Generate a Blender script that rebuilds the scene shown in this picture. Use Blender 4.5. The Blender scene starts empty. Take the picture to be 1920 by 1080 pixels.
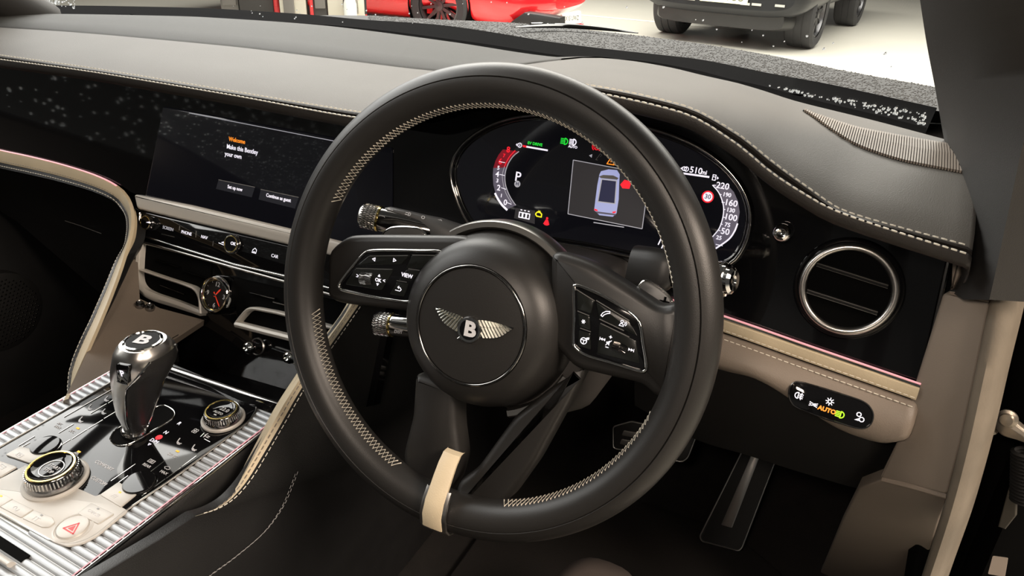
import bpy, bmesh, math, random
import numpy as np
from mathutils import Vector, Matrix
from mathutils.bvhtree import BVHTree
random.seed(7)
S = bpy.context.scene
C = S.collection
# ------------------------------------------------------------------ camera
PITCH, YAW, ROLL, FPX = math.radians(26.91), math.radians(25.09), math.radians(2.01), 1396.0
CAM = Vector((.2449, -.4606, .2831))
_f = Vector((-math.sin(YAW)*math.cos(PITCH), math.cos(YAW)*math.cos(PITCH), -math.sin(PITCH)))
_r = Vector((math.cos(YAW), math.sin(YAW), 0)); _u = _r.cross(_f)
RIGHT = _r*math.cos(ROLL) + _u*math.sin(ROLL)
UP = -_r*math.sin(ROLL) + _u*math.cos(ROLL)
BACK = -_f
cd = bpy.data.cameras.new('camera'); cam = bpy.data.objects.new('camera', cd); C.objects.link(cam)
cd.sensor_width = 36; cd.lens = FPX/1920*36; cd.clip_start = .01; cd.clip_end = 200
cam.matrix_world = Matrix(((RIGHT.x, UP.x, BACK.x, CAM.x), (RIGHT.y, UP.y, BACK.y, CAM.y), (RIGHT.z, UP.z, BACK.z, CAM.z), (0, 0, 0, 1)))
S.camera = cam
# ------------------------------------------------------------------ world, lights, exposure
S.view_settings.view_transform = 'Standard'; S.view_settings.look = 'None'
S.view_settings.exposure = 0.0; S.view_settings.gamma = 1.0
try: S.view_settings.use_curve_mapping = False
except Exception: pass
w = bpy.data.worlds.new('showroom'); S.world = w; w.use_nodes = True
w.node_tree.nodes['Background'].inputs[0].default_value = (.52, .5, .46, 1)
w.node_tree.nodes['Background'].inputs[1].default_value = .12
def area(name, loc, target, sx, sy, power, col=(1, .95, .87)):
    l = bpy.data.lights.new(name, 'AREA'); l.shape = 'RECTANGLE'; l.size = sx; l.size_y = sy; l.energy = power; l.color = col
    o = bpy.data.objects.new(name, l); C.objects.link(o); o.location = loc
    o.rotation_euler = (Vector(target)-Vector(loc)).to_track_quat('-Z', 'Y').to_euler()
    return o
area('ceiling_lamp_bay', (-1.2, 7.4, 3.6), (-1.2, 7.4, -1), 9, 6, 1650)
area('ceiling_lamp_over_bonnet', (-1.7, 2.8, 3.0), (-.8, .3, 0), 3.0, 2.0, 60)
area('ceiling_lamp_passenger_side', (-4.4, .9, 2.9), (-.7, .1, 0), 8.0, 3.6, 580, (1, .98, .95))
area('ceiling_lamp_door_side', (2.3, -.55, 1.7), (.3, .05, -.1), 1.3, .8, 108, (1, .83, .68))
area('unseen_cabin_fill', (.17, -.60, .425), (.25, .1, -.3), .16, .09, 2.8, (1, .84, .70))  # unseen fill light, added to brighten the kick panel and driver side
# ------------------------------------------------------------------ geometry helpers
def ray(u, v): return RIGHT*((u-960)/FPX) + UP*(-(v-540)/FPX) - BACK
def on(u, v, P, n):
    n = Vector(n); d = ray(u, v); return CAM + d*((Vector(P)-CAM).dot(n)/d.dot(n))
class Fr:
    """a flat working surface: origin, two axes, normal"""
    def __init__(s, O, ex, ey):
        s.O = Vector(O); s.ex = Vector(ex).normalized(); s.n = s.ex.cross(Vector(ey)).normalized(); s.ey = s.n.cross(s.ex).normalized()
    def w(s, a, b, h=0): return s.O + s.ex*a + s.ey*b + s.n*h
    def px(s, u, v, h=0):
        d = on(u, v, s.O+s.n*h, s.n) - s.O; return (d.dot(s.ex), d.dot(s.ey))
    def pxs(s, pts, h=0): return [s.px(u, v, h) for u, v in pts]
    def at(s, u, v, h=0): return s.w(*s.px(u, v, h), h)
    def loc(s, P): d = Vector(P)-s.O; return (d.dot(s.ex), d.dot(s.ey), d.dot(s.n))
class MB:
    def __init__(s): s.v = []; s.f = []
    def add(s, vs, fs):
        o = len(s.v); s.v += [tuple(p) for p in vs]; s.f += [tuple(i+o for i in f) for f in fs]; return s
    def grid(s, rows, closed_u=False, closed_v=False, flip=False):
        m = len(rows[0]); n = len(rows); vs = [p for r in rows for p in r]; fs = []
        for i in range(n if closed_v else n-1):
            for j in range(m if closed_u else m-1):
                a, b = i*m+j, i*m+(j+1) % m; c, d = ((i+1) % n)*m+(j+1) % m, ((i+1) % n)*m+j
                fs.append((a, d, c, b) if flip else (a, b, c, d))
        return s.add(vs, fs)
    def box(s, c, ex, ey, ez):
        c, ex, ey, ez = map(Vector, (c, ex, ey, ez)); vs = [c+ex*i+ey*j+ez*k for k in (-1, 1) for j in (-1, 1) for i in (-1, 1)]
        return s.add(vs, [(0, 2, 3, 1), (4, 5, 7, 6), (0, 1, 5, 4), (2, 6, 7, 3), (0, 4, 6, 2), (1, 3, 7, 5)])
    def tube(s, path, r, sides=8, closed=False, cap=True, flat=1.0, up=None):
        P = [Vector(p) for p in path]; n = len(P); rows = []; N = None
        for i, p in enumerate(P):
            if closed: t = P[(i+1) % n]-P[i-1]
            else: t = P[min(i+1, n-1)]-P[max(i-1, 0)]
            t.normalize()
            if up is not None: N = Vector(up)-t*Vector(up).dot(t)
            elif N is None: N = t.orthogonal()
            else: N = N-t*N.dot(t)
            N.normalize(); B = t.cross(N); rr = r(i/(n-1)) if callable(r) else r
            rows.append([p+N*(math.cos(2*math.pi*k/sides)*rr*flat)+B*(math.sin(2*math.pi*k/sides)*rr) for k in range(sides)])
        s.grid(rows, closed_u=True, closed_v=closed)
        if cap and not closed:
            o = len(s.v)-n*sides; s.f.append(tuple(o+k for k in reversed(range(sides)))); s.f.append(tuple(o+(n-1)*sides+k for k in range(sides)))
        return s
    def lathe(s, O, axis, prof, seg=40, ref=None, a0=0, a1=2*math.pi, ell=None):
        O = Vector(O); ax = Vector(axis).normalized()
        U = (Vector(ref)-ax*Vector(ref).dot(ax)).normalized() if ref is not None else ax.orthogonal().normalized(); W = ax.cross(U)
        full = abs(a1-a0-2*math.pi) < 1e-6; m = seg if full else seg+1
        e = ell or (1, 1)
        rows = [[O+ax*h+U*(r*e[0]*math.cos(a0+(a1-a0)*k/seg))+W*(r*e[1]*math.sin(a0+(a1-a0)*k/seg)) for k in range(m)] for r, h in prof]
        return s.grid(rows, closed_u=full)
    def plate(s, fr, poly, h0, h1, bev=0, back=True):
        a = sum(poly[i-1][0]*poly[i][1]-poly[i][0]*poly[i-1][1] for i in range(len(poly)))
        if a < 0: poly = list(reversed(poly))
        n = len(poly); rings = [(h0, poly)]
        if bev: rings += [(h1-bev, poly), (h1-bev*.3, inset(poly, bev*.35)), (h1, inset(poly, bev))]
        else: rings += [(h1, poly)]
        o = len(s.v)
        s.grid([[fr.w(x, y, h) for x, y in p] for h, p in rings], closed_u=True)
        k = len(rings)
        s.f.append(tuple(o+(k-1)*n+i for i in range(n)))
        if back: s.f.append(tuple(o+i for i in reversed(range(n))))
        return s
def inset(poly, d):
    n = len(poly); out = []
    for i in range(n):
        p0, p1, p2 = Vector(poly[i-1]), Vector(poly[i]), Vector(poly[(i+1) % n])
        e1, e2 = (p1-p0), (p2-p1)
        if e1.length < 1e-9: e1 = e2.copy()
        if e2.length < 1e-9: e2 = e1.copy()
        e1.normalize(); e2.normalize(); n1, n2 = Vector((-e1.y, e1.x)), Vector((-e2.y, e2.x))
        b = n1+n2
        if b.length < 1e-6: b = n1
        b.normalize(); k = d/max(.4, b.dot(n1)); out.append((p1.x+b.x*k, p1.y+b.y*k))
    return out
def fillet(poly, r, seg=4):
    n = len(poly); out = []
    for i in range(n):
        p0, p1, p2 = Vector(poly[i-1]), Vector(poly[i]), Vector(poly[(i+1) % n])
        rr = r[i] if isinstance(r, (list, tuple)) else r
        d0, d2 = p0-p1, p2-p1; k0, k2 = min(rr, d0.length*.48), min(rr, d2.length*.48)
        a, c = p1+d0.normalized()*k0, p1+d2.normalized()*k2
        for q in range(seg+1):
            t = q/seg; x = a*(1-t)**2+p1*(2*t*(1-t))+c*t*t; out.append((x.x, x.y))
    return out
def spline(pts, n, closed=False):
    """Catmull-Rom, evenly resampled to n points"""
    P = [Vector(p) for p in pts]; m = len(P); dense = []
    for i in range(m if closed else m-1):
        if closed: a, b, c, d = P[i-1], P[i], P[(i+1) % m], P[(i+2) % m]
        else:
            b, c = P[i], P[i+1]; a = P[i-1] if i > 0 else b*2-c; d = P[i+2] if i+2 < m else c*2-b
        for q in range(16):
            t = q/16; dense.append(b*1.0+(c-a)*(.5*t)+(a*2-b*5+c*4-d)*(.5*t*t)+(b*3-a-c*3+d)*(.5*t**3))
    dense.append(P[0].copy() if closed else P[-1].copy())
    L = [0]
    for i in range(1, len(dense)): L.append(L[-1]+(dense[i]-dense[i-1]).length)
    out = []; j = 0; tot = L[-1]; cnt = n if closed else n-1
    for k in range(n):
        s_ = tot*k/cnt
        while j < len(L)-2 and L[j+1] < s_: j += 1
        t = (s_-L[j])/max(1e-12, L[j+1]-L[j]); out.append(dense[j].lerp(dense[j+1], t))
    return out
def spl2(pts, n, closed=True): return [(p[0], p[1]) for p in spline([Vector((a, b, 0)) for a, b in pts], n, closed)]
def offset_curve(path, d, up):
    P = [Vector(p) for p in path]; out = []
    for i, p in enumerate(P):
        t = (P[min(i+1, len(P)-1)]-P[max(i-1, 0)]).normalized(); out.append(p+t.cross(Vector(up)).normalized()*d)
    return out
# ------------------------------------------------------------------ object helpers
def mesh_obj(name, mb, mat, parent=None, smooth=30):
    me = bpy.data.meshes.new(name); me.from_pydata(mb.v, [], mb.f)
    bm = bmesh.new(); bm.from_mesh(me); bmesh.ops.recalc_face_normals(bm, faces=bm.faces); bm.to_mesh(me); bm.free()
    if smooth:
        me.polygons.foreach_set('use_smooth', [True]*len(me.polygons)); me.set_sharp_from_angle(angle=math.radians(smooth))
    me.materials.append(mat); o = bpy.data.objects.new(name, me); C.objects.link(o)
    if parent is not None: adopt(o, parent)
    return o
def adopt(o, parent):
    o.parent = parent
    o.matrix_parent_inverse = Matrix.Translation(-parent.location if parent.parent is None else Vector((0, 0, 0)))
def thing(name, label, cat, loc=(0, 0, 0), group=None):
    o = bpy.data.objects.new(name, None); C.objects.link(o); o.location = loc; o.empty_display_size = .02
    o['label'] = label; o['category'] = cat
    if group: o['group'] = group
    return o
def tag(o, label, cat, group=None, kind=None):
    o['label'] = label; o['category'] = cat
    if group: o['group'] = group
    if kind: o['kind'] = kind
    return o
def struct(o, label=None):
    o['kind'] = 'structure'
    if label: o['label'] = label
    return o
def lab(o, s): o['label'] = s; return o
def stuff(o): o['kind'] = 'stuff'; return o
TEXTQ = []
def text(s, fr, a, b, h, size, mat, parent, align='CENTER', rot=0, bold=0, name='lettering', ext=.00012, sx=1.0, shear=0):
    TEXTQ.append((s, fr, a, b, h, size, mat, parent, align, rot, bold, name, ext, sx, shear))
def textp(s, fr, u, v, h, size, mat, parent, **k):
    a, b = fr.px(u, v, h); text(s, fr, a, b, h, size, mat, parent, **k)
def flush_text():
    tmp = []
    for q in TEXTQ:
        s, fr, a, b, h, size, mat, parent, align, rot, bold, name, ext, sx, shear = q
        cu = bpy.data.curves.new('t', 'FONT'); cu.body = s; cu.size = size; cu.align_x = align; cu.align_y = 'CENTER'
        cu.extrude = ext; cu.offset = bold; cu.resolution_u = 3; cu.shear = shear
        o = bpy.data.objects.new('t', cu); C.objects.link(o); tmp.append(o)
    dg = bpy.context.evaluated_depsgraph_get(); dg.update()
    for o, q in zip(tmp, TEXTQ):
        s, fr, a, b, h, size, mat, parent, align, rot, bold, name, ext, sx, shear = q
        me = bpy.data.meshes.new_from_object(o.evaluated_get(dg)); me.name = name
        c, sn = math.cos(rot), math.sin(rot); P = fr.w(a, b, h); X = (fr.ex*c+fr.ey*sn)*sx; Y = -fr.ex*sn+fr.ey*c
        me.transform(Matrix(((X.x, Y.x, fr.n.x, P.x), (X.y, Y.y, fr.n.y, P.y), (X.z, Y.z, fr.n.z, P.z), (0, 0, 0, 1))))
        me.materials.clear(); me.materials.append(mat)
        no = bpy.data.objects.new(name, me); C.objects.link(no)
        if parent is not None: adopt(no, parent)
    for o in tmp:
        cu = o.data; bpy.data.objects.remove(o); bpy.data.curves.remove(cu)
def strokes(fr, a, b, h, size, lines, width, mat, parent, name='icon', rot=0, th=.00015):
    """flat symbol drawn with raised ribbons; lines in units of size"""
    mb = MB(); c, s = math.cos(rot), math.sin(rot)
    for L in lines:
        fill = False
        if L[0] == 'F': fill = True; L = L[1:]
        pts = [(a+size*(x*c-y*s), b+size*(x*s+y*c)) for x, y in L]
        if fill: mb.plate(fr, pts, h, h+th); continue
        for p, q in zip(pts[:-1], pts[1:]):
            p, q = Vector(p), Vector(q); d = q-p
            if d.length < 1e-7: continue
            d.normalize(); nn = Vector((-d.y, d.x))*width*.5; e = d*width*.3
            mb.plate(fr, [tuple(p-e-nn), tuple(q+e-nn), tuple(q+e+nn), tuple(p-e+nn)], h, h+th)
    return mesh_obj(name, mb, mat, parent, 0)
def strokesp(fr, u, v, h, size, lines, width, mat, parent, **k):
    a, b = fr.px(u, v, h); return strokes(fr, a, b, h, size, lines, width, mat, parent, **k)
def arc(cx, cy, r, a0, a1, n=10, ry=None):
    ry = ry or r
    return [(cx+r*math.cos(math.radians(a0+(a1-a0)*i/n)), cy+ry*math.sin(math.radians(a0+(a1-a0)*i/n))) for i in range(n+1)]
def lines_px(fr, segs, h, width, mat, parent, name='divider', th=.0003):
    for (p, q) in segs:
        a, b = Vector(fr.px(*p, h)), Vector(fr.px(*q, h)); d = (b-a).normalized(); nn = Vector((-d.y, d.x))*width*.5
        mesh_obj(name, MB().plate(fr, [tuple(a-nn), tuple(b-nn), tuple(b+nn), tuple(a+nn)], h, h+th), mat, parent, 0)
def stitch_run(path, normal, length, gap, r, mb=None, lift=.0004, slant=0):
    """row of thread stitches lying on a surface"""
    mb = mb or MB(); P = [Vector(p) for p in path]; L = [0]
    for i in range(1, len(P)): L.append(L[-1]+(P[i]-P[i-1]).length)
    def ev(s_):
        for j in range(len(L)-1):
            if L[j+1] >= s_: break
        t = (s_-L[j])/max(1e-12, L[j+1]-L[j]); return P[j].lerp(P[j+1], min(1, t)), (P[j+1]-P[j]).normalized()
    s_ = 0
    while s_+length < L[-1]:
        a, t = ev(s_); b, t2 = ev(s_+length); n = Vector(normal(a) if callable(normal) else normal).normalized()
        side = t.cross(n).normalized(); a = a+n*lift+side*slant; b = b+n*lift-side*slant; t = (b-a).normalized(); side = t.cross(n).normalized()
        mid = (a+b)/2; ln = (b-a).length/2
        mb.add([a-side*r, a+n*r, a+side*r, mid-side*r*1.2+n*r*.3, mid+n*r*1.6, mid+side*r*1.2+n*r*.3, b-side*r, b+n*r, b+side*r],
               [(0, 3, 4, 1), (1, 4, 5, 2), (3, 6, 7, 4), (4, 7, 8, 5), (0, 1, 2), (6, 8, 7)])
        s_ += length+gap
    return mb
# ------------------------------------------------------------------ materials
MATS = {}
def mat(name, col, rough=.5, metal=0, coat=0, spec=.5, emit=None, es=0, bump=None, sheen=0, noise=None, trans=0, coat_r=.03):
    m = bpy.data.materials.new(name); m.use_nodes = True; nt = m.node_tree; b = nt.nodes['Principled BSDF']
    b.inputs['Base Color'].default_value = (*col, 1); b.inputs['Roughness'].default_value = rough; b.inputs['Metallic'].default_value = metal
    b.inputs['Coat Weight'].default_value = coat; b.inputs['Coat Roughness'].default_value = coat_r; b.inputs['Specular IOR Level'].default_value = spec
    b.inputs['Sheen Weight'].default_value = sheen; b.inputs['Transmission Weight'].default_value = trans
    if emit: b.inputs['Emission Color'].default_value = (*emit, 1); b.inputs['Emission Strength'].default_value = es
    tc = None
    def coords():
        nonlocal tc
        if tc is None: tc = nt.nodes.new('ShaderNodeNewGeometry')
        return tc.outputs['Position']
    if noise:   # (scale, amount): soft mottling of the base colour
        n = nt.nodes.new('ShaderNodeTexNoise'); n.inputs['Scale'].default_value = noise[0]; n.inputs['Detail'].default_value = 5
        nt.links.new(coords(), n.inputs['Vector'])
        r = nt.nodes.new('ShaderNodeMapRange'); r.inputs['From Min'].default_value = .3; r.inputs['From Max'].default_value = .7
        r.inputs['To Min'].default_value = 1-noise[1]; r.inputs['To Max'].default_value = 1+noise[1]; nt.links.new(n.outputs['Fac'], r.inputs['Value'])
        mx = nt.nodes.new('ShaderNodeMix'); mx.data_type = 'RGBA'; mx.blend_type = 'MULTIPLY'; mx.inputs['Factor'].default_value = 1
        mx.inputs['A'].default_value = (*col, 1); nt.links.new(r.outputs['Result'], mx.inputs['B']); nt.links.new(mx.outputs['Result'], b.inputs['Base Color'])
    if bump:    # (kind, scale, strength)
        if bump[0] == 'vor':
            n = nt.nodes.new('ShaderNodeTexVoronoi'); n.inputs['Scale'].default_value = bump[1]; out = n.outputs['Distance']
        else:
            n = nt.nodes.new('ShaderNodeTexNoise'); n.inputs['Scale'].default_value = bump[1]; n.inputs['Detail'].default_value = 4; out = n.outputs['Fac']
        nt.links.new(coords(), n.inputs['Vector'])
        bp = nt.nodes.new('ShaderNodeBump'); bp.inputs['Strength'].default_value = bump[2]; bp.inputs['Distance'].default_value = .001
        nt.links.new(out, bp.inputs['Height']); nt.links.new(bp.outputs['Normal'], b.inputs['Normal'])
    MATS[name] = m; return m
M_leather = mat('black leather', (.013, .013, .0135), .42, bump=('vor', 900, .12), noise=(30, .12))
M_rimleather = mat('smooth black leather', (.016, .015, .014), .42, bump=('vor', 1300, .045))
M_dash = mat('dark grey dash leather', (.100, .094, .084), .6, spec=.35, bump=('vor', 1000, .15), noise=(12, .06))
M_dashrear = mat('perforated grey dash panel', (.036, .035, .032), .62, spec=.3, bump=('vor', 1500, .35))
M_taupe = mat('taupe leather', (.205, .168, .135), .5, bump=('vor', 900, .12), noise=(20, .08))
M_taupe_d = mat('taupe moulded plastic', (.22, .185, .152), .55, bump=('noise', 900, .12))
M_cream = mat('cream leather', (.62, .52, .36), .45, bump=('vor', 900, .1), noise=(25, .06))
M_thread = mat('cream thread', (.74, .70, .60), .6)
M_threadg = mat('grey thread', (.60, .56, .47), .6)
M_piano = mat('piano black lacquer', (.004, .004, .0045), .05, spec=.6)
M_black = mat('satin black plastic', (.012, .012, .012), .45)
M_void = mat('matt black lining', (.003, .003, .003), .9, spec=.05)
M_matt = mat('matt black enamel', (.006, .006, .006), .6, spec=.15)
M_consil = mat('silver console paint', (.55, .53, .495), .4, .1)
M_chrome = mat('chrome', (.78, .77, .75), .07, 1)
M_satin = mat('satin aluminium', (.62, .60, .57), .3, 1, bump=('noise', 300, .02))
M_silver = mat('silver painted trim', (.60, .57, .52), .36, .15)
M_ridge = mat('fluted aluminium', (.42, .435, .45), .42, .5)
M_dchrome = mat('dark chrome', (.33, .32, .31), .13, 1)
M_gold = mat('gold ring', (.95, .74, .28), .15, 1)
M_screen = mat('dark display glass', (.003, .003, .005), .08, coat=.6, emit=(.06, .06, .08), es=.045)
M_white = mat('backlit white', (.5, .5, .5), .5, emit=(.93, .88, 1), es=.9)
M_wdim = mat('backlit soft white', (.3, .3, .3), .5, emit=(.9, .88, 1), es=.34)
M_print = mat('white print', (.62, .62, .64), .5)
M_printg = mat('grey print', (.28, .28, .28), .5)
M_orange = mat('backlit orange', (.4, .15, .02), .5, emit=(1, .28, .02), es=1.1)
M_amber = mat('backlit amber', (.4, .25, .02), .5, emit=(1, .5, .04), es=1)
M_yellow = mat('backlit yellow', (.4, .4, .02), .5, emit=(.95, .85, .02), es=.9)
M_green = mat('backlit green', (.02, .4, .05), .5, emit=(.02, .8, .05), es=.8)
M_lime = mat('backlit lime', (.3, .5, .02), .5, emit=(.42, 1, .02), es=1)
M_red = mat('backlit red', (.4, .01, .02), .5, emit=(1, .015, .03), es=1)
M_redband = mat('display red band', (.1, .01, .02), .5, emit=(.5, .01, .03), es=.35)
M_greyband = mat('display grey band', (.05, .05, .06), .5, emit=(.30, .26, .36), es=.3)
M_box = mat('display grey field', (.02, .02, .02), .5, emit=(.13, .12, .14), es=.13)
M_carblue = mat('display car body', (.2, .22, .3), .5, emit=(.42, .45, .78), es=.75)
M_cardark = mat('display car glass', (.01, .01, .03), .5, emit=(.03, .035, .09), es=.5)
M_pink = mat('ambient light guide', (.6, .3, .35), .3, emit=(1, .42, .46), es=.6)
M_carpet = mat('black carpet', (.007, .0055, .0045), .95, bump=('noise', 700, .8), noise=(40, .3))
M_rubber = mat('black rubber', (.012, .012, .012), .6)
M_steel = mat('zinc plated steel', (.55, .49, .41), .38, .9, bump=('noise', 120, .2))
M_redhaz = mat('hazard red', (.75, .05, .06), .45)
M_clockred = mat('clock hand red', (.85, .06, .03), .4, emit=(1, .05, .02), es=.25)
M_dial = mat('clock dial', (.012, .011, .011), .35)
def glass_mat(name, tint=(1, 1, 1), gl=.05):
    m = bpy.data.materials.new(name); m.use_nodes = True; nt = m.node_tree; nt.nodes.remove(nt.nodes['Principled BSDF'])
    t = nt.nodes.new('ShaderNodeBsdfTransparent'); t.inputs[0].default_value = (*tint, 1); g = nt.nodes.new('ShaderNodeBsdfGlossy'); g.inputs['Roughness'].default_value = .02
    mx = nt.nodes.new('ShaderNodeMixShader'); mx.inputs[0].default_value = gl
    nt.links.new(t.outputs[0], mx.inputs[1]); nt.links.new(g.outputs[0], mx.inputs[2]); nt.links.new(mx.outputs[0], nt.nodes['Material Output'].inputs['Surface'])
    return m
M_glass = glass_mat('window glass', (.97, .98, .97), .035)
M_drop = bpy.data.materials.new('water drop'); M_drop.use_nodes = True
_nt = M_drop.node_tree; _nt.nodes.remove(_nt.nodes['Principled BSDF'])
_a = _nt.nodes.new('ShaderNodeBsdfTranslucent'); _a.inputs[0].default_value = (.5, .52, .53, 1); _b = _nt.nodes.new('ShaderNodeBsdfGlossy'); _b.inputs['Roughness'].default_value = .08
_m = _nt.nodes.new('ShaderNodeMixShader'); _m.inputs[0].default_value = .25; _nt.links.new(_a.outputs[0], _m.inputs[1]); _nt.links.new(_b.outputs[0], _m.inputs[2]); _nt.links.new(_m.outputs[0], _nt.nodes['Material Output'].inputs['Surface'])
# ------------------------------------------------------------------ working surfaces of the cabin
TW = math.radians(18.5)
WF = Fr((0, 0, 0), (1, 0, 0), (0, math.sin(TW), math.cos(TW)))            # steering wheel plane
ta = math.radians(15)
SF = Fr((0, .2, 0), (1, 0, 0), (0, math.sin(ta), math.cos(ta)))           # upper fascia
tv = math.radians(24)
_p = SF.at(300, 372); VF = Fr((-.37, _p.y, _p.z), (1, 0, 0), (0, math.sin(tv), math.cos(tv)))   # centre stack face
CF = Fr((-.365, 0, -.2), (1, -.047, 0), (.047, .9977, .049))              # console deck
def plane3(a, b, c):
    n = (b-a).cross(c-a).normalized()
    return Fr(a, (b-a), (c-a))
def fit_frame(a, b, c):
    fr = Fr(a, b-a, c-a)
    if fr.n.dot(CAM-a) < 0: fr = Fr(a, a-b, c-a)
    return fr
# ================================================================== SETTING OF THE CAR
def interp_curve(pts, xs, deg=1):
    """smooth y,z as functions of x through 3-D points (sorted by x)"""
    pts = sorted(pts, key=lambda p: p.x); X = np.array([p.x for p in pts]); out = []
    for comp in (1, 2):
        Y = np.array([p[comp] for p in pts]); n = len(X); d = np.diff(Y)/np.diff(X); m = np.zeros(n)
        m[0] = d[0]; m[-1] = d[-1]
        for i in range(1, n-1):
            m[i] = 0 if d[i-1]*d[i] <= 0 else 2*d[i-1]*d[i]/(d[i-1]+d[i])
        r = []
        for x in xs:
            if x <= X[0]: r.append(Y[0]+(x-X[0])*m[0]*.3); continue
            if x >= X[-1]: r.append(Y[-1]+(x-X[-1])*m[-1]); continue
            i = int(np.searchsorted(X, x)-1); h = X[i+1]-X[i]; t = (x-X[i])/h
            r.append((2*t**3-3*t*t+1)*Y[i]+(t**3-2*t*t+t)*h*m[i]+(-2*t**3+3*t*t)*Y[i+1]+(t**3-t*t)*h*m[i+1])
        out.append(r)
    return [Vector((x, y, z)) for x, y, z in zip(xs, out[0], out[1])]
XL, XR = -1.075, .334
XS = [XL+(XR-XL)*i/119 for i in range(120)]
U_px = [(0, 105), (213, 136), (400, 167), (640, 207), (690, 214), (770, 190), (860, 164), (960, 152), (1040, 153), (1103, 162), (1140, 168), (1280, 200), (1380, 252), (1447, 305), (1520, 358), (1580, 397), (1680, 427), (1803, 460)]
L_px = [(0, 112), (213, 142), (433, 179), (640, 217), (690, 224), (770, 202), (860, 176), (960, 163), (1040, 164), (1100, 172), (1133, 178), (1280, 213), (1380, 270), (1447, 325), (1500, 360), (1563, 395), (1663, 430), (1800, 473)]
CU = interp_curve([on(u, v, (0, .152, 0), (0, 1, 0)) for u, v in U_px], XS)
CL = interp_curve([on(u, v, (0, .143, 0), (0, 1, 0)) for u, v in L_px], XS)
E_px = [(30, 31), (213, 33), (400, 38), (640, 56), (850, 84), (1040, 113), (1107, 116), (1173, 120), (1280, 139), (1347, 157), (1413, 172), (1500, 197), (1640, 232), (1770, 267)]
CE = interp_curve([on(u, v, (0, 0, .1), (0, 0, 1)) for u, v in E_px], XS)
dash = thing('dashboard', 'grey leather dashboard with black lacquer fascia and cream stitching', 'dashboard', (-.37, .3, -.1))
rows = []
def off(curve, dy, dz): return [Vector((p.x, p.y+dy, p.z+dz)) for p in curve]
rows.append(off(CL, .045, -.010)); rows.append(off(CL, .010, -.0125)); rows.append(off(CL, .002, -.011)); rows.append(off(CL, -.0015, -.006))
rows.append([p.copy() for p in CL])
rows.append([a.lerp(b, .42)+Vector((0, .002, -.0015)) for a, b in zip(CL, CU)])
rows.append([a.lerp(b, .55)+Vector((0, .004, -.003)) for a, b in zip(CL, CU)])
rows.append([a.lerp(b, .7)+Vector((0, .001, -.0005)) for a, b in zip(CL, CU)])
rows.append([p.copy() for p in CU])
for t in (.03, .08, .16, .28, .42, .58, .74, .88, .96, 1.0):
    rows.append([a.lerp(b, t)+Vector((0, 0, .011*(1-(2*t-1)**2)*(1 if t < 1 else 0)+(.003*min(1, t*12)))) for a, b in zip(CU, CE)])
rows.append([p+Vector((0, .012, -.012)) for p in CE]); rows.append([p+Vector((0, .014, -.06)) for p in CE])
# close the right-hand end of the pad with a rounded side
for r in rows:
    e = r[-1]; r.append(e+Vector((.0035, 0, -.002))); r.append(e+Vector((.005, .001, -.012))); r.append(e+Vector((.004, .003, -.014)))
M_lip = mat('dark brown-black leather and seam shade', (.022, .0185, .016), .5, bump=('vor', 900, .12))  # lip leather is dark; between the stitch rows it paints in shade
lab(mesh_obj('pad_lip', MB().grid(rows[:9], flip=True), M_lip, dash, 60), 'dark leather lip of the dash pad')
padmb = MB().grid(rows[8:], flip=True)
pad = lab(mesh_obj('dash_pad', padmb, M_dash, dash, 60), 'grey leather dash top pad')
PADB = BVHTree.FromPolygons([Vector(v) for v in padmb.v], padmb.f)
def hit(b, u, v):
    r = b.ray_cast(CAM, ray(u, v).normalized()); return r[0], r[1]
# two rows of contrast stitching along the lip of the pad
mb = stitch_run([p+Vector((0, -.0012, .0008)) for p in CL], (0, -.75, .66), 0.0043, .0018, .00066)
stitch_run([p+Vector((0, -.0006, .0012)) for p in CU], (0, -.5, .86), 0.0043, .0018, .00066, mb)
stuff(lab(mesh_obj('stitching', mb, M_thread, dash, 0), 'two rows of cream stitches along the pad lip'))
# perforated rear panel of the dash top
def padpt(x, y, lift):
    r = PADB.ray_cast(Vector((x, y, .5)), Vector((0, 0, -1))); return (r[0]+Vector((0, 0, lift))) if r[0] else Vector((x, y, .1+lift))
R_px = [(0, 52), (150, 62), (320, 77), (480, 93), (640, 113), (760, 128), (850, 136), (930, 131), (1000, 119), (1050, 113)]
RP = [hit(PADB, u, v)[0] for u, v in R_px]; RP = [p for p in RP if p]
xs2 = [XL+.02+(RP[-1].x-XL-.02)*i/60 for i in range(61)]
cr = interp_curve(RP, xs2); ce = interp_curve(CE, xs2)
rows = []
for t in (0, .02, .25, .5, .75, 1):
    rows.append([padpt(x, a.y+(b.y-a.y)*t*.97, (.0016 if t > 0 else -.001)) for x, a, b in zip(xs2, cr, ce)])
lab(mesh_obj('speaker_panel', MB().grid(rows, flip=True), M_dashrear, dash, 60), 'darker perforated panel along the windscreen edge')
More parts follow.
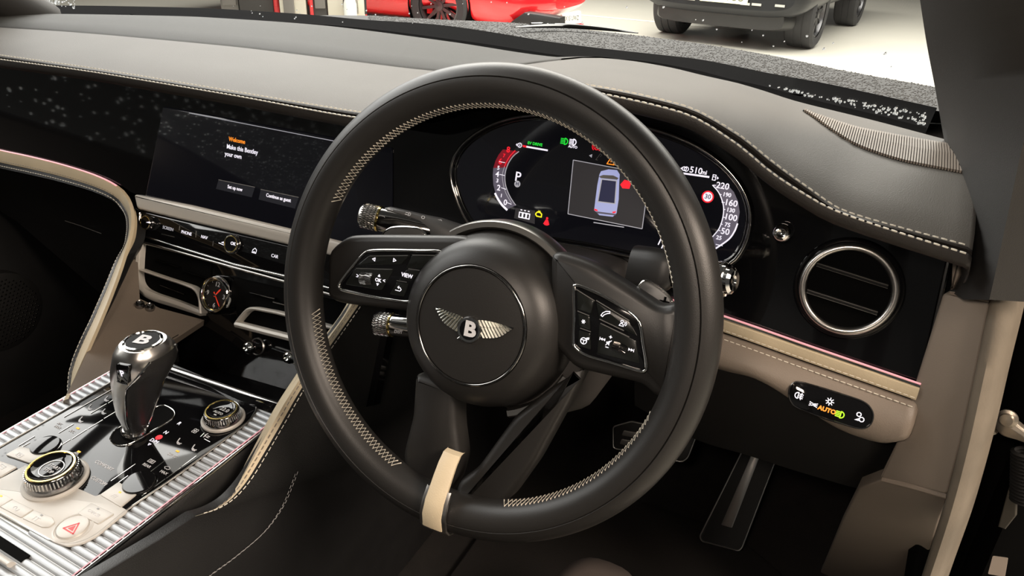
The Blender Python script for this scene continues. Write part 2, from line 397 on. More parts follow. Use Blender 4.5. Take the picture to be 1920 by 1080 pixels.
# ribbed demister / speaker grille at the driver's end
G = [hit(PADB, u, v)[0] for u, v in [(1505, 209), (1768, 272), (1771, 320), (1700, 306), (1640, 288), (1560, 247)]]
gx0, gx1 = G[0].x, .331
gl_front = interp_curve([G[0], G[5], G[4], G[3], G[2]], [gx0+(gx1-gx0)*i/66 for i in range(67)])
gl_back = interp_curve([G[0]+Vector((0, .002, 0)), G[1]], [gx0+(gx1-gx0)*i/66 for i in range(67)])
grille = mesh_obj('speaker_grille', MB().grid([[padpt(p.x, p.y, .0003) for p in gl_front], [padpt(a.x, (a.y+b.y)/2, .0018) for a, b in zip(gl_front, gl_back)], [padpt(p.x, p.y, .0012) for p in gl_back]], flip=True), M_void, dash, 60)
mb = MB()
for a, b in list(zip(gl_front, gl_back))[1:]:
    p, m, q = padpt(a.x, a.y, .0016), padpt((a.x+b.x)/2, (a.y+b.y)/2, .0025), padpt(b.x, b.y, .0016)
    for s_, e_ in ((p, m), (m, q)):
        mb.box((s_+e_)/2, ((e_-s_)/2), (.00075, 0, 0), (0, 0, .0011))
stuff(mesh_obj('grille_rib', mb, M_taupe_d, grille, 0))
# fascia plate
ftop = [SF.loc(p)[:2] for p in off(CL, .03, -.004)]
fbot_px = [(1775, 500), (1727, 715), (1660, 694), (1520, 646), (1355, 590), (1200, 545), (1000, 520), (760, 480), (550, 440), (265, 368), (245, 360), (230, 349), (180, 327), (100, 303), (0, 279)]
fb = SF.pxs(fbot_px); sl = (fb[-1][1]-fb[-2][1])/(fb[-1][0]-fb[-2][0])
fb.append((XL, fb[-1][1]+sl*.6*(XL-fb[-1][0])))
fascia = mesh_obj('fascia', MB().plate(SF, ftop[::2]+[ftop[-1]]+fb, -.012, 0), M_piano, dash, 20)
lab(fascia, 'glossy black lacquer fascia panel')
# metal edge at the driver's end of the fascia
mesh_obj('fascia_edge', MB().tube([SF.at(1781, 482, .002), SF.at(1755, 597, .002), SF.at(1729, 716, .002)], .0022), M_dchrome, dash)
# cream leather strip with ambient light guide: driver side
topc = [SF.at(u, v, .001) for u, v in [(1190, 535), (1355, 586), (1520, 643), (1640, 684), (1727, 714)]]
topc = spline(topc, 40)
def strip(path, dz, dy, n0, name, mt, parent, round_=.0015):
    r = [[p for p in path], [p+Vector((0, -dy*.9, -dz*.12)) for p in path], [p+Vector((0, -dy, -dz*.5)) for p in path], [p+Vector((0, -dy*.9, -dz*.88)) for p in path], [p+Vector((0, 0, -dz)) for p in path]]
    return mesh_obj(name, MB().grid(r, flip=True), mt, parent, 60)
lab(strip(off(topc, 0, -.0035), .0145, .007, 0, 'cream_strip', M_cream, dash), 'cream leather strip below the fascia')
mesh_obj('light_guide', MB().tube(off(topc, -.004, -.001), .0009, 6), M_pink, dash)
mesh_obj('trim_rail', MB().tube(off(topc, -.0045, -.0034), .0012, 6), M_chrome, dash)
mb = stitch_run(off(topc, -.0105, -.0215), (0, -.9, .4), .004, .0016, .00045)
stitch_run(off(topc, -.0078, -.0135), (0, -.95, .2), .004, .0016, .0003, mb)
stuff(mesh_obj('strip_stitching', mb, M_thread, dash, 0))
# knee bolster under the strip (taupe), rolled lower edge
bol = []
kb_top = [p+Vector((0, -.004, -.0185)) for p in topc]
kb_low_px = [(1190, 640), (1340, 690), (1420, 712), (1500, 760), (1570, 803), (1625, 824), (1660, 831), (1692, 826)]
LBP = (0, .165, 0)
kb_low = spline([on(u, v, LBP, (0, 1, 0)) for u, v in kb_low_px], 40)
for t in (0, .05, .2, .45, .7, .88, .96, 1):
    bol.append([a.lerp(b, t)+Vector((0, -.012*math.sin(math.pi*min(1, t*1.02))**.6 if 0 < t < 1 else 0, 0)) for a, b in zip(kb_top, kb_low)])
bol.append([p+Vector((0, .008, -.004)) for p in kb_low]); bol.append([p+Vector((0, .03, -.002)) for p in kb_low])
for r in bol: r.append(r[-1]+Vector((.004, .006, 0))); r.append(r[-1]+Vector((.0, .04, 0)))
bolmb = MB().grid(bol, flip=True)
bolster = lab(mesh_obj('knee_bolster', bolmb, M_taupe, dash, 60), 'taupe leather knee panel below the cream strip')
BOLB = BVHTree.FromPolygons([Vector(v) for v in bolmb.v], bolmb.f)
# dark lower panel hanging below the bolster
lp = [p+Vector((0, .012, .012)) for p in kb_low]
lq_px = [(1190, 760), (1300, 822), (1400, 853), (1470, 876), (1540, 897), (1605, 915), (1640, 918), (1690, 905)]
lq = spline([on(u, v, (0, .25, 0), (0, 1, 0)) for u, v in lq_px], 40)
lab(mesh_obj('lower_panel', MB().grid([lp, [a.lerp(b, .5)+Vector((0, -.01, 0)) for a, b in zip(lp, lq)], lq, [p+Vector((0, .15, .02)) for p in lq]], flip=True), M_black, dash, 60), 'dark panel under the knee bolster')
# passenger side: cream strip sweeping down the centre stack, taupe side, dark glovebox
pc_px = [(-260, 232), (-120, 252), (0, 281), (60, 294), (120, 309), (180, 328), (220, 347), (240, 366), (251, 392), (252, 425), (243, 465), (222, 530), (190, 610), (150, 700), (128, 748)]
tp_n = [SF.at(u, v) for u, v in pc_px[:8]]
P_end = CF.at(128, 748, .004)
path = tp_n[:]
P8 = tp_n[-1]
for i, (u, v) in enumerate(pc_px[8:]):
    t = (i+1)/7.0
    Y = P8.y+(P_end.y-P8.y)*(t**1.25)
    path.append(on(u, v, (0, Y, 0), (0, 1, 0)))
pcs = spline(path, 90)
wd = [.013+.004*math.sin(math.pi*min(1, i/60)) for i in range(90)]
inner = []
for i, p in enumerate(pcs):
    t = (pcs[min(i+1, 89)]-pcs[max(i-1, 0)]).normalized(); sd = t.cross(Vector((0, -1, .35))).normalized()
    inner.append(sd)
rows = [[p.copy() for p in pcs], [p+Vector((0, -.004, .001))+s_*w_*-.15 for p, s_, w_ in zip(pcs, inner, wd)], [p+Vector((0, -.005, .001))-s_*w_*.0 for p, s_, w_ in zip(pcs, inner, wd)],
        [p+Vector((0, -.005, .001))+s_*w_*.5 for p, s_, w_ in zip(pcs, inner, wd)], [p+Vector((0, -.003, 0))+s_*w_ for p, s_, w_ in zip(pcs, inner, wd)], [p+Vector((0, .01, 0))+s_*w_*1.05 for p, s_, w_ in zip(pcs, inner, wd)]]
lab(mesh_obj('cream_strip', MB().grid([[p.copy() for p in pcs], rows[2], rows[3], rows[4], rows[5]]), M_cream, dash, 60), 'cream leather strip sweeping from the passenger fascia down to the console')
mesh_obj('light_guide', MB().tube([p+Vector((0, -.003, .0012)) for p in pcs[:56]], .0012, 6), M_pink, dash)
mb = stitch_run([p+Vector((0, -.0042, .0005))+s_*w_*1.28 for p, s_, w_ in zip(pcs, inner, wd)], (0, -1, .3), .0038, .0016, .00045)
stuff(mesh_obj('strip_stitching', mb, M_thread, dash, 0))
mb = stitch_run([p+Vector((0, -.0052, .0008))+s_*w_*.82 for p, s_, w_ in zip(pcs, inner, wd)], (0, -1, .3), .0038, .0016, .0003)
stuff(mesh_obj('strip_stitching', mb, M_taupe, dash, 0))
# dark piping and glovebox face inside the strip
gb0 = [p+Vector((0, -.002, 0))+s_*w_*1.05 for p, s_, w_ in zip(pcs, inner, wd)]
gb1 = [p+Vector((0, -.003, 0))+s_*w_*1.5 for p, s_, w_ in zip(pcs, inner, wd)]
gb2 = [p+Vector((0, .03, 0))+s_*w_*2.0 for p, s_, w_ in zip(pcs, inner, wd)]
gb3 = [p.lerp(Vector((-.85, .2, -.33)), .55)+Vector((0, .05, 0)) for p in gb2]
gb4 = [Vector((-.85, .26, -.34)) for p in gb2]
lab(mesh_obj('glovebox', MB().grid([gb0, gb1, gb2, gb3, gb4]), M_leather, dash, 60), 'dark glovebox area under the passenger fascia')
mesh_obj('glovebox_glint', MB().tube([on(u, v, (0, .235, 0), (0, 1, 0)) for u, v in [(122, 414), (150, 423), (190, 438)]], .0006, 5), M_satin, dash)  # bright wire standing in for the glint along the glovebox handle edge
# taupe side of the centre stack, and the black ramp to the console
TPF = fit_frame(CF.at(125, 748, .0), VF.at(383, 594, -.004), VF.at(255, 470, -.004))
tpoly = [(255, 395), (258, 480), (262, 560), (300, 578), (383, 600), (322, 640), (315, 690), (212, 697), (118, 752), (150, 690), (200, 575), (235, 480), (248, 420)]
lab(mesh_obj('stack_side', MB().plate(TPF, TPF.pxs(tpoly), -.01, 0), M_taupe, dash, 20), 'taupe leather side of the centre stack')
RPF = fit_frame(CF.at(315, 692, -.004), CF.at(545, 757, -.004), VF.at(450, 705, -.006))
lab(mesh_obj('stack_ramp', MB().plate(RPF, RPF.pxs([(308, 692), (330, 668), (450, 702), (535, 727), (530, 762)]), -.01, 0), M_piano, dash, 20), 'black lacquer ramp between vents and console')
VFpoly = [(262, 372), (250, 400), (253, 470), (262, 556), (300, 640), (310, 720), (560, 790), (700, 760), (740, 560), (740, 470), (560, 436)]
mesh_obj('stack_plate', MB().plate(VF, VF.pxs(VFpoly, -.006), -.02, -.006), M_piano, dash, 20)
# ================================================================== STEERING WHEEL
wheel = thing('steering_wheel', 'black leather three-spoke steering wheel with cream cross stitching and winged badge', 'steering wheel', (0, 0, 0))
RC, RA, RH = .1732, .0168, .0168
def rimp(phi, bump=0):
    p = math.radians(phi); return (RC+(RA+bump)*math.cos(p), (RH+bump)*math.sin(p))
prof = []
for d in range(0, 361, 6):
    prof.append(rimp(d % 360))
    if d == 72: prof += [rimp(74.0), rimp(75.5, -.0006), rimp(77, -.0017), rimp(78.5, -.0006), rimp(80.0)]
lab(mesh_obj('rim', MB().lathe((0, 0, 0), WF.n, prof, 160, ref=WF.ex), M_rimleather, wheel, 50), 'black leather wheel rim with a moulded seam')
def zig(a0, a1, mb, ph):
    n = int(abs(a1-a0)*math.pi/180*.154/.0036); pts = []
    for i in range(n+1):
        th = math.radians(a0+(a1-a0)*i/n); r, h = rimp(150 if (i+ph) % 2 else 180, .0003)
        pts.append(WF.w(r*math.cos(th), r*math.sin(th), h))
    return mb.tube(pts, .0005, 5)
mb = MB()
for a0, a1 in ((19, 157), (194, 251), (-71, -17)):
    zig(a0, a1, mb, 0); zig(a0+1.34, a1+1.34, mb, 0)
stuff(lab(mesh_obj('cross_stitching', mb, M_threadg, wheel, 0), 'pale cross stitching round the inside of the rim'))
# spokes
def wpoly(pts, h, r=.004, seg=3): return fillet(WF.pxs(pts, h), r, seg)
lab(mesh_obj('spoke', MB().plate(WF, wpoly([(612, 470), (648, 442), (690, 441), (860, 442), (905, 455), (905, 600), (790, 588), (700, 577), (636, 570), (610, 560)], -.006, .008), -.026, -.006, .006), M_rimleather, wheel, 40), 'left spoke in black leather')
lab(mesh_obj('spoke', MB().plate(WF, wpoly([(1030, 470), (1070, 480), (1112, 496), (1190, 546), (1238, 578), (1268, 566), (1290, 600), (1290, 690), (1262, 745), (1228, 748), (1205, 722), (1075, 692), (1030, 640)], -.006, .008), -.026, -.006, .006), M_rimleather, wheel, 40), 'right spoke in black leather')
for pts in ([(775, 700), (850, 725), (852, 800), (860, 862), (848, 905), (815, 955), (790, 940), (757, 905), (752, 850), (770, 780)],
            [(1030, 728), (1095, 690), (1060, 760), (1000, 870), (950, 940), (905, 972), (842, 965), (855, 905), (893, 878), (962, 782)]):
    mesh_obj('lower_spoke', MB().plate(WF, wpoly(pts, -.004, .006), -.026, -.004, .006), M_rimleather, wheel, 40)
# cream inlay with chrome surround at six o'clock
def clip(w0, lift, name, mt, ends):
    prof = [(.1915, .001), (.1900, .008), (.1845, .0145), (.172, .0195), (.160, .0185), (.150, .0145), (.140, .0105), (.131, .0062), (.1235, .0005), (.1225, -.006)]
    prof = prof[ends[0]:ends[1]]
    rows = []
    for r, h in prof:
        k = 1-.12*(.189-r)/.05; x = w0*k
        rows.append([WF.w(a, -r, h+l) for a, l in ((-x, lift-.0025), (-x, lift), (-x*.86, lift+.0006), (0, lift+.001), (x*.86, lift+.0006), (x, lift), (x, lift-.0025))])
    return mesh_obj(name, MB().grid(rows), mt, wheel, 40)
lab(clip(.0124, .0020, 'clip_surround', M_satin, (0, 6)), 'chrome surround of the lower inlay')
lab(clip(.0092, .0030, 'clip_inlay', M_cream, (2, 10)), 'cream leather inlay on the lower spoke')
# hub
HC = WF.w(.0005, -.0135, 0)
lab(mesh_obj('hub', MB().lathe(HC, WF.n, [(0, .0125), (.015, .0125), (.032, .0121), (.0455, .0108), (.0462, .0096), (.0482, .0096), (.0490, .0106), (.0555, .0085), (.062, .0035), (.0672, -.004), (.0702, -.013), (.0722, -.022), (.0748, -.034), (.0748, -.045)], 72, ref=WF.ex), M_rimleather, wheel, 40), 'round black leather airbag hub')
ringp = [(.0473+.0011*math.cos(t), .0108+.0011*math.sin(t)) for t in [2*math.pi*i/10 for i in range(11)]]
lab(mesh_obj('hub_ring', MB().lathe(HC, WF.n, ringp, 72, ref=WF.ex), M_dchrome, wheel, 60), 'thin chrome ring on the hub')
for a0, a1 in ((18, 128), (-68, -22)):
    mesh_obj('hub_collar', MB().lathe(HC, WF.n, [(.0752, -.044), (.0752, -.0285), (.0770, -.0255), (.0815, -.0255), (.0830, -.028), (.0835, -.044)], 50, ref=WF.ex, a0=math.radians(a0), a1=math.radians(a1)), M_satin, wheel, 40)
# winged badge
badge = lab(mesh_obj('badge', MB().lathe(WF.at(881, 618, .0125), WF.n, [(0, .0012), (.0078, .0012), (.008, .0022), (.0098, .0022), (.0106, .001), (.0108, -.001)], 36), M_chrome, wheel, 40), 'chrome winged emblem with a letter in its roundel')
mesh_obj('roundel', MB().lathe(WF.at(881, 618, .0125), WF.n, [(0, .0016), (.0079, .0016)], 36), M_piano, badge)
textp('B', WF, 881, 618.5, .0143, .0165, M_print, badge, bold=.0007, sx=1.12)
HB = .0122; M_feather = mat('old silver', (.40, .40, .36), .32, 1)
def wing(pts_top, pts_bot):
    # feathers fan out from the roundel: each is a ridge between two outline points
    T = spl2(WF.pxs(pts_top, HB), 13, False); B = spl2(WF.pxs(pts_bot, HB), 13, False)
    wmb = MB().plate(WF, T+B[::-1], HB-.0008, HB+.0006); wo = mesh_obj('wing', wmb, M_dchrome, badge, 20)
    for i in range(12):
        t0, t1 = Vector(T[i]), Vector(T[i+1]); b0, b1 = Vector(B[min(12, i+2)]), Vector(B[min(12, i+3)])
        if i > 9: b0, b1 = b1.lerp(t0, .3), b1.lerp(t1, .3)
        for row, (f0, f1) in enumerate(((.0, .42), (.38, 1.0))):
            if i > 9: continue
            p = [t0.lerp(b0, f0), t1.lerp(b1, f0), t1.lerp(b1, f1), t0.lerp(b0, f1)]; c = sum(p, Vector((0, 0)))/4
            q = [c+(x-c)*.9 for x in p]; h = HB+.0006+.0004*row
            m_ = MB(); mid0, mid1 = (q[0]+q[1])/2, (q[3]+q[2])/2
            m_.add([WF.w(*q[0], h), WF.w(*q[1], h), WF.w(*q[2], h), WF.w(*q[3], h), WF.w(*mid0, h+.0009), WF.w(*mid1, h+.0009)], [(0, 3, 5, 4), (4, 5, 2, 1), (0, 4, 1), (3, 2, 5)])
            fo = mesh_obj('feather', m_, M_feather, None, 0); adopt(fo, badge)
wing([(872, 602), (864, 591), (843, 584), (817, 574)], [(868, 628), (853, 619), (832, 604), (818, 577)])
wing([(890, 604), (898, 599), (925, 603), (963, 614)], [(893, 630), (906, 634), (936, 633), (962, 617)])
tf = [WF.px(878+x, 634+abs(x)*-.35, HB) for x in (-14, -9, -4.5, 0, 4.5, 9, 14)]
c0 = WF.px(881, 618, HB)
for i in range(6):
    a, b = Vector(tf[i]), Vector(tf[i+1]); c = Vector(c0)
    oa, ob = c+(a-c)*1.45, c+(b-c)*1.45; m_ = MB().plate(WF, [tuple(a), tuple(oa.lerp(ob, .12)), tuple(ob.lerp(oa, .12)), tuple(b)], HB-.0005, HB+.001, .0003)
    mesh_obj('tail_feather', m_, M_chrome, badge, 0)
# button pads
def pad_panel(outline, h, name):
    o = mesh_obj(name, MB().plate(WF, outline, h-.012, h, .001), M_piano, wheel, 30)
    mesh_obj('frame', MB().tube([WF.w(a, b, h+.0002) for a, b in outline], .00125, 8, True), M_chrome, o, 60)
    return o
PH = -.0035
lpan = lab(pad_panel(spl2(WF.pxs([(635, 536), (644, 521), (664, 496), (683, 475), (696, 470), (730, 469), (780, 470), (822, 471), (829, 477), (823, 490), (803, 511), (783, 534), (774, 556), (766, 565), (735, 562), (698, 556), (650, 546), (638, 542)], PH), 90), PH, 'button_panel'), 'left thumb control panel')
rpan = lab(pad_panel(spl2(WF.pxs([(1076, 540), (1083, 535), (1105, 543), (1133, 556), (1162, 573), (1187, 590), (1200, 608), (1206, 645), (1212, 686), (1208, 696), (1196, 695), (1150, 681), (1100, 666), (1080, 652), (1075, 640), (1077, 590)], PH), 90), PH, 'button_panel'), 'right thumb control panel')
M_key = mat('gloss black key', (.010, .011, .010), .16, coat=.4)
for pan, polys in ((lpan, [[(676, 493), (692, 480), (766, 480), (752, 496), (672, 497)], [(666, 504), (738, 506), (716, 544), (648, 533)], [(763, 506), (789, 508), (773, 527), (748, 525)], [(745, 529), (767, 531), (758, 556), (731, 551)], [(773, 479), (819, 479), (790, 504), (762, 503)]]),
                   (rpan, [[(1082, 545), (1114, 565), (1108, 588), (1083, 580)], [(1118, 566), (1180, 603), (1195, 630), (1124, 596)], [(1084, 587), (1106, 594), (1107, 619), (1086, 612)], [(1086, 619), (1107, 625), (1108, 656), (1084, 648)], [(1124, 606), (1193, 639), (1200, 682), (1120, 662)]])):
    for p in polys:
        mesh_obj('key', MB().plate(WF, fillet(WF.pxs(p, PH), .0012, 3), PH-.0005, PH+.0006, .0003), M_key, pan, 30)
def roller(pts, pan, n=9):
    q = WF.pxs(pts, PH); p0, p1, p2, p3 = [Vector(x) for x in q]
    A, B = (p0+p1)/2, (p3+p2)/2; ax = ((p1-p0)+(p2-p3)).normalized()/1; hw = (p1-p0).length/2; c = (A+B)/2; rr = (B-A).length/2*1.02
    axw = WF.ex*ax.x+WF.ey*ax.y; cw = WF.w(c.x, c.y, PH-.0022); mb = MB()
    mb.lathe(cw, axw, [(0, -hw), (rr*.9, -hw), (rr*.9, hw), (0, hw)], 24)
    for k in range(26):
        th = 2*math.pi*k/26; nn = WF.n*math.cos(th)+axw.cross(WF.n)*math.sin(th)
        for s_ in (-1, 1):
            a, b = cw+nn*rr*.93+axw*hw*.02*s_, cw+(WF.n*math.cos(th+.22)+axw.cross(WF.n)*math.sin(th+.22))*rr*.93+axw*hw*.96*s_
            mb.tube([a, b], .00042, 4)
    return mesh_obj('thumbwheel', mb, M_dchrome, pan, 30)
roller([(677, 509), (700, 510), (698, 536), (676, 534)], lpan)
roller([(1152, 636), (1178, 646), (1171, 668), (1147, 658)], rpan)
lines_px(WF, [((766, 504), (787, 507)), ((744, 526), (763, 529)), ((668, 503), (736, 505)), ((694, 480), (765, 479)), ((773, 478), (816, 479))], PH+.0007, .0007, M_satin, lpan)
lines_px(WF, [((1083, 583), (1105, 592)), ((1088, 615), (1108, 622)), ((1124, 598), (1170, 620)), ((1126, 606), (1180, 632)), ((1080, 542), (1115, 564)), ((1118, 563), (1180, 601))], PH+.0007, .0007, M_satin, rpan)
IH = PH+.0008
tri = [[(-.6, 0), (.5, .6), (.5, -.6), (-.6, 0)]]
trr = [[(.6, 0), (-.5, .6), (-.5, -.6), (.6, 0)]]
tru = [[(0, .6), (.6, -.4), (-.6, -.4), (0, .6)]]
trd = [[(0, -.6), (.6, .4), (-.6, .4), (0, -.6)]]
for (u, v, L, sz) in ((701, 486, tri, .0023), (740, 488, trr, .0023), (711, 517, tru, .0016), (708, 533, trd, .0016)): strokesp(WF, u, v, IH, sz, L, .0006, M_white, lpan)
strokesp(WF, 670, 517, IH, .0017, [[(-.5, .6), (.6, .1), (.3, -.5), (-.5, -.6)]], .0006, M_white, lpan)
strokesp(WF, 720, 526, IH, .0015, [[(.7, .6), (-.6, 0), (.7, -.6)]], .0006, M_white, lpan)
textp('OK', WF, 709, 525.5, IH, .0042, M_white, lpan, bold=.0001); textp('VIEW', WF, 763, 517, IH, .0046, M_white, lpan, bold=.0001)
strokesp(WF, 747, 542, IH, .0028, [[(-1, -.5), (.6, -.5), (1, 0), (.6, .5), (-.2, .5)], [(.1, .9), (-.3, .5), (.1, .2)]], .0006, M_white, lpan)
phone = [[(-.9, -.6), (-.6, 0), (0, .5), (.9, .7), (1, .3), (.4, .1), (-.2, -.3), (-.5, -.8), (-.9, -.6)]]
strokesp(WF, 1135, 588, IH, .0034, phone, .0006, M_white, rpan)
strokesp(WF, 1168, 606, IH, .0028, [arc(-.3, .4, .35, 0, 360, 8), [(-.9, -.8), (-.6, -.2), (0, -.2), (.3, -.8), (-.9, -.8)], arc(.1, 0, .5, -50, 50, 5), arc(.3, 0, .7, -50, 50, 5)], .0005, M_white, rpan)
strokesp(WF, 1094, 603, IH, .0018, [[(-.8, 0), (.8, 0)], [(-.4, -.7), (.4, .7)], [(-.4, .7), (.4, -.7)]], .0006, M_white, rpan)
strokesp(WF, 1096, 638, IH, .0030, [arc(-.2, -.2, .8, 0, 360, 14), [(-.9, 0), (.5, 0)], [(-.2, 0), (-.2, -.9)], ['F', (.2, .2), (1.1, .4), (1.1, 1.0), (.4, .8)]], .0006, M_white, rpan)
strokesp(WF, 1130, 636, IH, .0022, [['F', (-.9, 0), (0, .5), (0, -.5)], ['F', (0, 0), (.9, .5), (.9, -.5)], [(-1, .5), (-1, -.5)]], .0004, M_white, rpan)
strokesp(WF, 1183, 656, IH, .0022, [['F', (-.9, .5), (-.9, -.5), (0, 0)], ['F', (0, .5), (0, -.5), (.9, 0)], [(1, .5), (1, -.5)]], .0004, M_white, rpan)
strokesp(WF, 1141, 643, IH, .0024, [['F', (-.7, .3), (-.3, .3), (.3, .8), (.3, -.8), (-.3, -.3), (-.7, -.3)], [(-.8, -.9), (.8, .9)]], .0005, M_white, rpan)
strokesp(WF, 1145, 632, IH, .0012, [[(-.8, 0), (.8, 0)], [(0, -.8), (0, .8)]], .0006, M_white, rpan)
strokesp(WF, 1138, 651, IH, .0012, [[(-.9, 0), (.9, 0)]], .0006, M_white, rpan)
# ================================================================== COLUMN, STALKS, PADDLES
BK = -WF.n
col = MB()
def rbox_section(c, hx, hy, k=16, p=.35):
    out = []
    for i in range(k):
        t = 2*math.pi*i/k; ct, st = math.cos(t), math.sin(t)
        out.append((c[0]+hx*math.copysign(abs(ct)**p, ct), c[1]+hy*math.copysign(abs(st)**p, st)))
    return out
rows = []
for h, cx, cy, hx, hy in ((-.03, .012, -.02, .055, .048), (-.036, .012, -.024, .07, .062), (-.10, .012, -.028, .074, .068), (-.19, .008, -.02, .072, .065)):
    rows.append([WF.w(a, b, h) for a, b in rbox_section((cx, cy), hx, hy, 28, .45)])
shroud = mesh_obj('column_shroud', MB().grid(rows, closed_u=True).add([p for p in rows[0]], [tuple(range(28))]), mat('dark grey column plastic', (.035, .032, .03), .5), None, 40)
tag(shroud, 'dark steering column shroud behind the wheel hub', 'column shroud')
def paddle(poly, h, sign, label, su, sv):
    p = thing('shift_paddle', label, 'shift paddle', WF.at(*poly[0], h), 'shift paddles behind the wheel')
    o = spl2(WF.pxs(poly, h), 48)
    mesh_obj('blade', MB().plate(WF, o, h-.004, h, .0015), mat('satin graphite', (.085, .085, .085), .42, .3) if 'satin graphite' not in MATS else MATS['satin graphite'], p, 40)
    mesh_obj('edge_trim', MB().tube([WF.w(a, b, h-.001) for a, b in o], .0011, 6, True), M_chrome, p, 60)
    ln = [[(-1, 0), (1, 0)]]+([[(0, -1), (0, 1)]] if sign == '+' else [])
    strokesp(WF, su, sv, h+.0001, .0034, ln, .0018, M_void, p, name='symbol')
paddle([(1180, 585), (1192, 548), (1203, 530), (1212, 527), (1234, 538), (1254, 556), (1260, 575), (1240, 610), (1200, 612)], -.032, '+', 'grey shift paddle marked with a plus, behind the right spoke', 1246, 566)
paddle([(712, 470), (716, 442), (728, 429), (745, 426), (775, 427), (790, 432), (796, 445), (790, 480), (750, 490)], -.032, '-', 'grey shift paddle behind the left spoke', 735, 462)
def knurl(O, ax, r, h0, h1, n=30, mb=None):
    mb = mb or MB(); ax = Vector(ax).normalized(); U = ax.orthogonal().normalized(); W = ax.cross(U)
    for k in range(n):
        for s_ in (1, -1):
            pts = []
            for q in range(5):
                th = 2*math.pi*(k+s_*q*.5)/n; pts.append(O+ax*(h0+(h1-h0)*q/4)+(U*math.cos(th)+W*math.sin(th))*r)
            mb.tube(pts, .00045, 4)
    return mb
# indicator stalk
st = thing('indicator_stalk', 'black and chrome indicator stalk with long knurled tip above the left spoke', 'stalk', WF.at(845, 440, -.075))
A, B = WF.at(676, 402, -.062), WF.at(848, 442, -.088); ax = (B-A).normalized(); LN = (B-A).length
ppx = (WF.at(700, 400, -.065)-WF.at(700, 424, -.065)).length/24
kn = mesh_obj('knurled_tip', MB().lathe(A, ax, [(0, 0), (.0088, .0005), (.0112, .003), (.0118, .010), (.0118, .018), (0, .018)], 40), M_satin, st, 40)
mesh_obj('knurling', knurl(A, ax, .0118, .003, .017, 34), M_chrome, kn, 0)
mesh_obj('gold_ring', MB().lathe(A, ax, [(.0113, .0178), (.0122, .018), (.0122, .0198), (.0113, .02)], 40), M_gold, st, 40)
mesh_obj('stem', MB().lathe(A, ax, [(.0112, .0198), (.0116, .021), (.0112, .04), (.0105, .06), (.010, LN*.86), (.008, LN*.9)], 40), M_dchrome, st, 40)
rows = []
for t, hx, hy, dz in ((.27, .004, .0015, .0105), (.31, .0065, .003, .0105), (.5, .0072, .0034, .0102), (.68, .0085, .005, .0085), (.84, .0125, .011, .003), (.95, .0150, .015, -.002), (1.1, .0165, .018, -.006), (1.35, .017, .02, -.008)):
    c = A+ax*LN*t+WF.ey*dz; rows.append([c+WF.n*a*.9+WF.ey.cross(ax).cross(ax)*-b for a, b in rbox_section((0, 0), hx, hy, 20, .7)])
mesh_obj('housing', MB().grid(rows, closed_u=True).add(rows[0], [tuple(range(20))]).add(rows[-1], [tuple(range(20))]), MATS['satin graphite'], st, 50)
IF = Fr(A+ax*.045+WF.n*.0108+WF.ey*.001, ax, WF.ey)
SI = Fr(A+ax*.052+WF.n*.0072+WF.ey*.0112, ax, WF.ey*.8+WF.n*-.6)
strokes(IF, -.018, .0, .0004, .0048, [arc(0, 0, .9, 0, 360, 6), [(-.5, .1), (-.2, .2), (.2, .2), (.5, .1)]], .0006, M_printg, st)
for x, L in ((-.020, [[(-1, 0), (1, 0)], arc(-.5, 0, .4, 0, 180, 5)]), (-.002, [arc(0, 0, .7, -90, 90, 8)+[(0, -.7)], [(-1.2, .4), (-.3, .4)], [(-1.2, -.4), (-.3, -.4)]]), (.012, [arc(0, 0, .6, 0, 360, 6)]), (.028, [arc(0, 0, .7, -90, 90, 8)+[(0, -.7)], [(-1.2, .3), (-.3, .5)], [(-1.2, -.5), (-.3, -.3)]])):
    strokes(SI, x, 0, .0006, .0026, L, .0006, M_print, st)
# cruise stalk
cs = thing('cruise_stalk', 'short chrome stalk with knurled tip below the left spoke', 'stalk', WF.at(800, 612, -.075))
A, B = WF.at(706, 606, -.07), WF.at(800, 616, -.075); ax = (B-A).normalized(); LN = (B-A).length
kn = mesh_obj('knurled_tip', MB().lathe(A, ax, [(0, 0), (.0092, .0004), (.0105, .002), (.0112, .008), (.0112, .0165), (0, .0165)], 40), M_satin, cs, 40)
mesh_obj('knurling', knurl(A, ax, .0112, .001, .016, 32), M_chrome, kn, 0)
mesh_obj('gold_ring', MB().lathe(A, ax, [(.0108, .0163), (.0117, .0165), (.0117, .018), (.0108, .0182)], 40), M_gold, cs, 40)
mesh_obj('stem', MB().lathe(A, ax, [(.0106, .018), (.0108, .02), (.0102, .05), (.010, LN+.03)], 40), M_chrome, cs, 40)
CSF = Fr(A+ax*.030+WF.n*.0108, ax, WF.ey); text('DIST', CSF, 0, -.004, .0002, .0042, M_print, cs)
